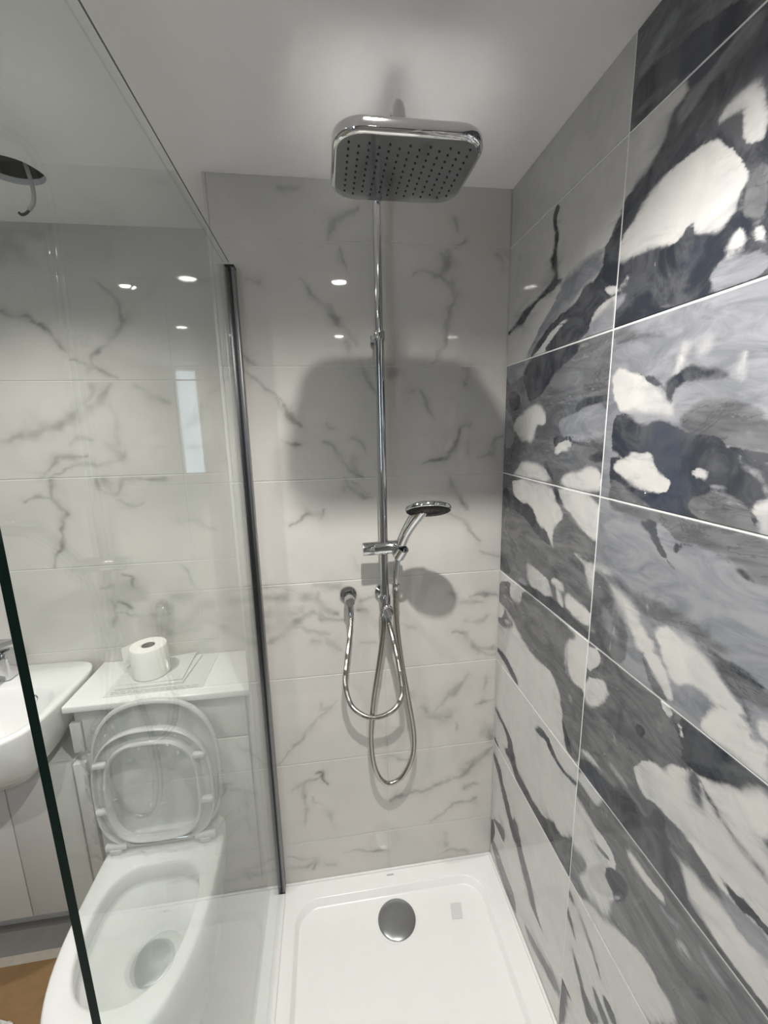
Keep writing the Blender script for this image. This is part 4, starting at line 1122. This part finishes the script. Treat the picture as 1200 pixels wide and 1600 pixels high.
h1 = [(-0.4645, -0.044, 0.972), (-0.4655, -0.050, 0.950), (-0.470, -0.056, 0.912), (-0.484, -0.060, 0.816), (-0.489, -0.061, 0.759), (-0.474, -0.063, 0.692), (-0.437, -0.066, 0.655), (-0.397, -0.068, 0.646), (-0.349, -0.074, 0.670), (-0.325, -0.080, 0.719), (-0.328, -0.082, 0.785), (-0.342, -0.080, 0.871), (-0.357, -0.077, 0.940), (RX + 0.008, RY - 0.006, 0.960)]
hose_a = thing('shower_hose', (-0.43, -0.06, 0.64), 'short ribbed steel hose hanging in a U from the wall outlet', 'shower hose')
path = resample(spline(h1, 12), 0.0011)
tube('ribbed_sleeve', path, lambda s: 0.0070 + 0.0009 * math.sin(s / 0.0045 * 2 * math.pi), M['steel_hose'], hose_a, 12)
lathe('hose_nut', (-0.4645, -0.044, 0.962), (0.02, 0.15, 1), [(0.0078, 0), (0.0092, 0.001), (0.0092, 0.020), (0.0085, 0.021), (0, 0.021)], M['chrome'], hose_a, 20)

outlet = thing('wall_outlet', (-0.468, 0.0, 1.014), 'round chrome wall outlet elbow feeding the ribbed hose', 'wall outlet')
lathe('outlet_flange', (-0.468, 0.0, 1.016), (0, -1, 0), [(0, -0.001), (0.0255, 0.0), (0.0255, 0.005), (0.0235, 0.0075), (0.013, 0.009), (0.012, 0.009)], M['chrome'], outlet, 36)
bm = bmesh.new()
bm_lathe(bm, (-0.468, -0.008, 1.014), (0.06, -1, -0.1), [(0.0115, 0), (0.0115, 0.018), (0.0140, 0.020), (0.0145, 0.042), (0.0125, 0.045), (0, 0.0455)], 28)
bm_tube(bm, [Vector((-0.4655, -0.040, 1.010)), Vector((-0.4650, -0.042, 0.995)), Vector((-0.4645, -0.0435, 0.980))], 0.0100, 20)
from_bm('outlet_elbow', bm, M['chrome'], outlet)

# ---------------------------------------------------------------- toilet
TC = -1.050
toilet = thing('toilet', (TC, -0.22, FLOOR), 'white back-to-wall toilet with its seat and lid raised', 'toilet')
RZ = 0.262
def dring(w, rear, front, z, cx=TC, pr=6.0, pf=2.3, split=0.45):
    return [Vector((x, y, z)) for x, y in dshape(cx, w, rear, front, 72, pr, pf, split)]
bm = bmesh.new()
rings = [dring(0.118, 0.066, -0.34, FLOOR + 0.001), dring(0.122, 0.066, -0.352, FLOOR + 0.05), dring(0.140, 0.066, -0.40, 0.02), dring(0.158, 0.066, -0.452, 0.12), dring(0.169, 0.066, -0.488, 0.20),
         dring(0.1715, 0.066, -0.496, 0.235), dring(0.1715, 0.066, -0.497, RZ - 0.010), dring(0.169, 0.065, -0.494, RZ - 0.003), dring(0.164, 0.062, -0.489, RZ),
         dring(0.134, -0.080, -0.414, RZ - 0.001, TC + 0.004, 3.2), dring(0.129, -0.084, -0.408, RZ - 0.004, TC + 0.004, 3.2), dring(0.127, -0.087, -0.405, RZ - 0.012, TC + 0.004, 3.2), dring(0.125, -0.090, -0.402, RZ - 0.045, TC + 0.004, 3.2),
dring(0.127, -0.088, -0.404, RZ - 0.050, TC + 0.004, 3.2), dring(0.130, -0.086, -0.407, RZ - 0.056, TC + 0.004, 3.2), dring(0.128, -0.088, -0.404, RZ - 0.066, TC + 0.004, 3.0), dring(0.117, -0.096, -0.390, RZ - 0.076, TC + 0.002, 2.8), dring(0.098, -0.105, -0.345, 0.120, TC, 2.4), dring(0.073, -0.104, -0.285, 0.072, TC, 2.2),
         dring(0.060, -0.103, -0.240, 0.030, TC, 2.0, 2.0), dring(0.050, -0.104, -0.215, -0.010, TC, 2.0, 2.0), dring(0.030, -0.115, -0.19, -0.035, TC, 2.0, 2.0)]
bm_rings(bm, rings, True, True)
pan = from_bm('pan', bm, M['ceramic'], toilet, True, 70)
bm = bmesh.new()
bm_rings(bm, [dring(0.061, -0.1025, -0.243, 0.034, TC, 2.0, 2.0)], False, True)
from_bm('water', bm, M['water'], pan, True)

SCX = -1.066
def up_outline(w, bottom, topz, cx=SCX, n=72, pr=3.6, pf=2.5, split=0.5):
    return [(x, -y) for x, y in dshape(cx, w, -bottom, -topz, n, pr, pf, split)]
def standing(outer, inner, prof, lean, y0, loop):
    """prof: (blend from outer to inner outline, forward offset); forward is towards -y"""
    rings = []
    for k, off in prof:
        ring = []
        for (xa, za), (xb, zb) in zip(outer, inner):
            x, z = xa + (xb - xa) * k, za + (zb - za) * k
            ring.append(Vector((x, y0 - off + (z - 0.26) * lean, z)))
        rings.append(ring)
    return rings
lid_o = up_outline(0.184, 0.266, 0.722)
lid_c = up_outline(0.02, 0.48, 0.50)
bm = bmesh.new()
bm_rings(bm, standing(lid_o, lid_c, [(1.0, -0.012), (0.3, -0.012), (0.06, -0.009), (0.01, -0.003), (0.0, 0.003), (0.004, 0.009), (0.02, 0.012), (0.05, 0.0115), (0.07, 0.002), (0.10, -0.006), (0.3, -0.008), (1.0, -0.009)], 0.045, 0.008, False), True, True)
lid = from_bm('lid', bm, M['plastic_white'], toilet, True, 60)
so, si = up_outline(0.168, 0.276, 0.656), up_outline(0.124, 0.292, 0.606, SCX - 0.001, 72, 3.2, 2.9)
bm = bmesh.new()
bm_rings(bm, standing(so, si, [(0.0, -0.004), (0.0, 0.010), (0.03, 0.015), (0.09, 0.016), (0.13, 0.014), (0.15, 0.004), (0.19, -0.003), (0.70, -0.003), (0.74, 0.003), (0.77, 0.016), (0.82, 0.0205), (0.94, 0.0205), (1.0, 0.016), (1.0, 0.0), (0.97, -0.005), (0.5, -0.006), (0.06, -0.006)], 0.03, -0.022, True), loop=True)
seat = from_bm('seat', bm, M['plastic_white'], toilet, True, 60)
for x, z in ((-1.205, 0.556), (-0.928, 0.556), (-1.213, 0.404), (-0.918, 0.404)):
    yb = -0.022 + (z - 0.26) * 0.03
    box('seat_bumper', x - 0.018, x + 0.018, yb - 0.021, yb - 0.002, z - 0.009, z + 0.009, M['plastic_white'], seat, 0.006, 3)
for x in (-1.190, -0.935):
    bm = bmesh.new()
    bm_lathe(bm, (x - 0.030, -0.030, 0.280), (1, 0, 0), cyl_prof(0.012, 0.060, 0.002), 20)
    bm_box(bm, x - 0.016, x + 0.016, -0.046, 0.0, 0.2622, 0.278, 0.004)
    from_bm('hinge', bm, M['plastic_white'], toilet)
lathe('hinge_bar', (-1.160, -0.026, 0.277), (1, 0, 0), cyl_prof(0.009, 0.195, 0.001), M['chrome_dark'], toilet, 16)

# crumpled clear wrapping still on the raised seat and lid
def hash_noise(x, y, s):
    return math.sin(x * 37.1 * s + 3.1 * math.sin(y * 23.7 * s + 1.3)) * math.cos(y * 41.3 * s + 2.7 * math.sin(x * 29.3 * s))
NU, NV = 70, 90
wr_v, wr_f = [], []
for j in range(NV + 1):
    for i in range(NU + 1):
        a = -1 + 2 * i / NU
        b = j / NV
        hw = 0.200 + 0.016 * hash_noise(b * 1.7, 0.3, 0.6) + (0.022 if b < 0.08 else 0.0)
        if b > 0.62:
            q = (b - 0.62) / 0.38
            hw *= max(0.30, (1 - q ** 2.4 * 0.62))
        x = SCX + a * hw
        z = 0.250 + 0.482 * b + 0.008 * hash_noise(a * 0.6, b, 0.4) * (1 if 0.05 < b else 0)
        edge = max(abs(a) ** 6, b ** 14)
        y = -0.058 + 0.016 * b + 0.072 * edge * 0.9
        y += 0.0050 * hash_noise(x, z, 1.0) + 0.0022 * hash_noise(x + 0.3, z, 2.7) + 0.003 * abs(hash_noise(x * 0.7, z + 0.4, 1.7))
        cr = max(0.0, b - 0.78) / 0.22 + max(0.0, 0.14 - b) / 0.14 + max(0.0, abs(a) - 0.78) / 0.22
        y += min(1.0, cr) * (0.009 * hash_noise(x * 1.3, z * 1.1, 2.2) + 0.005 * hash_noise(x + 0.7, z + 0.2, 5.1))
        z += min(1.0, cr) * 0.006 * hash_noise(z + 0.5, x, 2.9)
        y = min(y, 0.033)
        wr_v.append((x, y, z))
for j in range(NV):
    for i in range(NU):
        k = j * (NU + 1) + i
        wr_f.append((k, k + 1, k + NU + 2, k + NU + 1))
wrap = from_data('plastic_wrap', wr_v, wr_f, M['film'], None, False)
tag(wrap, 'clear crumpled plastic wrapping over the raised toilet seat', 'plastic wrap')

# ---------------------------------------------------------------- cistern unit and worktop
cab = thing('cistern_cabinet', (-1.05, 0.19, FLOOR), 'white boxed cistern cabinet behind the toilet', 'cabinet')
box('body', -1.318, -0.778, 0.090, 0.297, -0.06, 0.684, M['cabinet'], cab, 0.001)
box('front_panel', -1.288, -0.806, 0.072, 0.090, 0.529, 0.674, M['cabinet'], cab, 0.0015)
box('front_panel', -1.288, -0.806, 0.070, 0.090, -0.055, 0.524, M['cabinet'], cab, 0.0015)
box('filler_strip', -0.800, -0.778, 0.076, 0.090, -0.055, 0.680, M['cabinet'], cab, 0.001)
box('filler_strip', -1.332, -1.296, 0.066, 0.090, -0.055, 0.496, M['cabinet'], cab, 0.001)
box('filler_strip', -1.326, -1.296, 0.074, 0.090, 0.530, 0.630, M['cabinet'], cab, 0.001)
box('plinth', -1.318, -0.778, 0.120, 0.290, FLOOR, -0.058, M['cabinet'], cab, 0.001)
wt = box('worktop', -1.322, -0.776, 0.046, 0.298, 0.685, 0.7070, M['worktop'], None, 0.004, 3)
tag(wt, 'white rectangular worktop on the cistern cabinet', 'worktop')

# ---------------------------------------------------------------- vanity and basin
van = thing('vanity_cabinet', (-1.60, 0.18, FLOOR), 'white vanity cabinet below the basin', 'cabinet')
box('body', -1.870, -1.336, 0.085, 0.297, -0.05, 0.498, M['cabinet'], van, 0.001)
box('door', -1.868, -1.5335, 0.066, 0.085, -0.048, 0.500, M['cabinet'], van, 0.002)
box('door', -1.5305, -1.338, 0.066, 0.085, -0.048, 0.500, M['cabinet'], van, 0.002)
box('plinth', -1.870, -1.336, 0.125, 0.290, FLOOR, -0.05, M['cabinet'], van, 0.001)

BC, BZ = -1.600, 0.7220
def bring(w, rear, front, z, pr=8.0, pf=3.4, cx=BC, split=0.55):
    return [Vector((x, y, z)) for x, y in dshape(cx, w, rear, front, 80, pr, pf, split)]
basin = thing('washbasin', (BC, 0.1, 0.5), 'white semi-recessed washbasin beside the worktop', 'washbasin')
bm = bmesh.new()
rings = [bring(0.15, 0.085, -0.00, 0.515, 3.0, 2.4), bring(0.205, 0.10, -0.060, 0.530, 4, 2.5), bring(0.242, 0.16, -0.100, 0.580, 5, 2.8), bring(0.263, 0.27, -0.130, 0.655, 7, 3.2), bring(0.2715, 0.296, -0.140, BZ - 0.010), bring(0.2710, 0.2965, -0.1395, BZ - 0.003), bring(0.266, 0.294, -0.136, BZ),
         bring(0.244, 0.165, -0.118, BZ - 0.001, 4.0, 3.2), bring(0.239, 0.155, -0.113, BZ - 0.006, 4.0, 3.2), bring(0.225, 0.145, -0.100, BZ - 0.045, 3.6), bring(0.20, 0.125, -0.080, BZ - 0.095, 3.0), bring(0.14, 0.085, -0.04, BZ - 0.125, 2.4), bring(0.03, 0.04, 0.0, BZ - 0.132, 2.0, 2.0)]
bm_rings(bm, rings, True, True)
from_bm('bowl', bm, M['ceramic'], basin, True, 70)
bm = bmesh.new()
bm_lathe(bm, (-1.452, 0.141, 0.688), (0.0, -1, 0.22), [(0.0095, 0), (0.0125, 0.0), (0.0130, 0.004), (0.0105, 0.005), (0.0095, 0.001)], 24)
from_bm('overflow_ring', bm, M['chrome'], basin)
tap = thing('basin_tap', (-1.575, 0.225, BZ), 'chrome lever mixer tap on the washbasin', 'tap')
bm = bmesh.new()
bm_box(bm, -1.600, -1.550, 0.195, 0.247, BZ - 0.001, BZ + 0.100, 0.012, 4)
from_bm('tap_body', bm, M['chrome'], tap)
bm = bmesh.new()
bm_box(bm, -1.596, -1.554, 0.100, 0.210, BZ + 0.060, BZ + 0.084, 0.008, 3)
from_bm('spout', bm, M['chrome'], tap)
bm = bmesh.new()
bm_box(bm, -1.598, -1.540, 0.110, 0.246, BZ + 0.112, BZ + 0.128, 0.006, 3)
bmesh.ops.rotate(bm, cent=(-1.57, 0.23, BZ + 0.11), matrix=Matrix.Rotation(math.radians(-14), 3, 'X'), verts=bm.verts[:])
from_bm('lever', bm, M['chrome_dark'], tap)

# ---------------------------------------------------------------- things on the worktop
def sheet(name, pts, z, t, mat, label, cat, curl=0.0):
    bm = bmesh.new()
    n = 10
    A, B, Cc, D = [Vector((x, y, z)) for x, y in pts]      # front-left, front-right, back-right, back-left
    V = []
    for j in range(n + 1):
        for i in range(n + 1):
            p = (A * (1 - i / n) + B * (i / n)) * (1 - j / n) + (D * (1 - i / n) + Cc * (i / n)) * (j / n)
            c = curl * ((i / n) ** 4) * (0.5 + 0.5 * j / n)
            V.append(bm.verts.new(p + Vector((0, 0, c))))
    for j in range(n):
        for i in range(n):
            k = j * (n + 1) + i
            bm.faces.new((V[k], V[k + 1], V[k + n + 2], V[k + n + 1]))
    r = bmesh.ops.extrude_face_region(bm, geom=bm.faces[:])
    bmesh.ops.translate(bm, vec=(0, 0, t), verts=[v for v in r['geom'] if isinstance(v, bmesh.types.BMVert)])
    o = from_bm(name, bm, mat, None, False)
    tag(o, label, cat)
    return o
WZ = 0.7072
s1 = sheet('instruction_sheet', [(-1.222, 0.076), (-0.932, 0.084), (-0.930, 0.290), (-1.214, 0.282)], WZ, 0.0016, M['print'], 'large flat paper sheet lowest on the worktop', 'paper')
s2 = sheet('instruction_booklet', [(-1.200, 0.104), (-1.000, 0.112), (-0.985, 0.276), (-1.204, 0.268)], WZ + 0.0018, 0.0060, M['print'], 'thin printed booklet in the middle of the paper pile', 'booklet', 0.0)
s3 = sheet('folded_leaflet', [(-1.196, 0.122), (-1.004, 0.124), (-1.006, 0.290), (-1.212, 0.262)], WZ + 0.0080, 0.0012, M['print'], 'folded leaflet directly under the toilet roll with curled edge', 'leaflet', 0.004)
def print_lines(parent, x0, x1, y0, y1, z, rows, seed):
    rr = random.Random(seed)
    bm = bmesh.new()
    for k in range(rows):
        y = y0 + (y1 - y0) * k / max(1, rows - 1)
        x = x0
        while x < x1 - 0.01:
            w = rr.uniform(0.006, 0.022)
            bm_box(bm, x, min(x + w, x1), y - 0.0011, y + 0.0011, z, z + 0.00015)
            x += w + rr.uniform(0.002, 0.006)
    o = from_bm('print_lines', bm, M['ink'], parent, False)
    o['kind'] = 'stuff'
print_lines(s1, -1.205, -0.945, 0.088, 0.097, WZ + 0.0016, 2, 3)
print_lines(s3, -1.050, -1.020, 0.150, 0.235, WZ + 0.0094, 9, 5)

roll = thing('toilet_roll', (-1.118, 0.182, WZ + 0.006), 'white toilet roll standing on the paper pile', 'toilet roll')
RB = WZ + 0.0096
lathe('paper_roll', (-1.118, 0.182, RB), (0.0, 0, 1), [(0.020, 0.002), (0.022, 0.0), (0.052, 0.0), (0.0555, 0.003), (0.0558, 0.097), (0.0535, 0.100), (0.023, 0.1005), (0.020, 0.098), (0.020, 0.002)], M['paper'], roll, 48)
bm = bmesh.new()
bm_lathe(bm, (-1.118, 0.182, RB + 0.001), (0, 0, 1), [(0.0198, 0.0), (0.0198, 0.0985), (0.0185, 0.0985), (0.0185, 0.0)], 32)
from_bm('card_core', bm, M['card_core'], roll)
tail = []
for j in range(7):
    for i in range(15):
        t = i / 14
        a = math.radians(95 + 30 * min(1, t * 2.2))
        if t < 0.45:
            x, y = -1.118 + 0.0566 * math.cos(a), 0.182 + 0.0566 * math.sin(a)
        else:
            q = (t - 0.45) / 0.55
            a = math.radians(125)
            x = -1.118 + 0.0566 * math.cos(a) - 0.075 * q
            y = 0.182 + 0.0566 * math.sin(a) + 0.006 * q + 0.004 * math.sin(q * 4)
        q2 = max(0, (t - 0.5) / 0.5)
        z = RB + 0.004 + 0.092 * (j / 6) * (1 - 0.45 * q2) + 0.014 * q2
        tail.append((x, y, z))
from_data('loose_end', tail, [(j * 15 + i, j * 15 + i + 1, (j + 1) * 15 + i + 1, (j + 1) * 15 + i) for j in range(6) for i in range(14)], M['paper'], roll, True)

# ---------------------------------------------------------------- floor protection and cable
ds = sheet('dust_sheet', [(-1.99, -0.90), (-1.245, -0.90), (-1.235, 0.028), (-1.99, 0.020)], FLOOR, 0.003, M['dust'], 'pale dust sheet strip on the floor under the brown board', 'dust sheet')
hb = sheet('floor_board', [(-1.98, -0.88), (-1.250, -0.88), (-1.250, -0.005), (-1.98, -0.012)], FLOOR + 0.0032, 0.005, M['board'], 'brown hardboard sheet protecting the floor left of the toilet', 'board')
pf_v, pf_f = [], []
for j in range(9):
    for i in range(17):
        a, b = i / 16, j / 8
        pf_v.append((-1.375 - 0.055 * a + 0.010 * b, -0.035 - 0.085 * a - 0.018 * b, FLOOR + 0.010 + 0.010 * math.sin(math.pi * b) * (0.6 + 0.4 * math.sin(a * 5)) ))
for j in range(8):
    for i in range(16):
        k = j * 17 + i
        pf_f.append((k, k + 1, k + 18, k + 17))
tag(from_data('plastic_strip', pf_v, pf_f, M['film'], None, True), 'curled strip of clear plastic lying on the brown board', 'plastic strip')
bm = bmesh.new()
bmesh.ops.create_icosphere(bm, subdivisions=3, radius=1.0)
for vv in bm.verts:
    k = 1 + 0.22 * hash_noise(vv.co.x * 0.09, vv.co.y * 0.09 + vv.co.z * 0.05, 1.0)
    vv.co = Vector((-1.490 + vv.co.x * 0.052 * k, -0.205 + vv.co.y * 0.045 * k, FLOOR + 0.0085 + 0.018 * max(-1, vv.co.z * k) + 0.018))
tag(from_bm('crumpled_tissue', bm, M['paper'], None, False), 'crumpled white tissue on the brown board', 'tissue')

cb = thing('ceiling_cable', (-1.165, 0.03, 2.0), 'short grey cable dangling from the round hole in the ceiling', 'cable')
tube('sheath', spline([(-1.195, 0.060, H + 0.10), (-1.180, 0.045, H + 0.04), (-1.167, 0.030, H + 0.004), (-1.160, 0.028, 2.060), (-1.163, 0.028, 2.030), (-1.176, 0.028, 2.012)], 8), 0.0045, M['cable'], cb, 12)
tube('bare_cores', spline([(-1.174, 0.028, 2.014), (-1.182, 0.028, 2.006), (-1.191, 0.026, 2.001), (-1.197, 0.026, 2.005)], 6), 0.0032, M['black_rubber'], cb, 10)
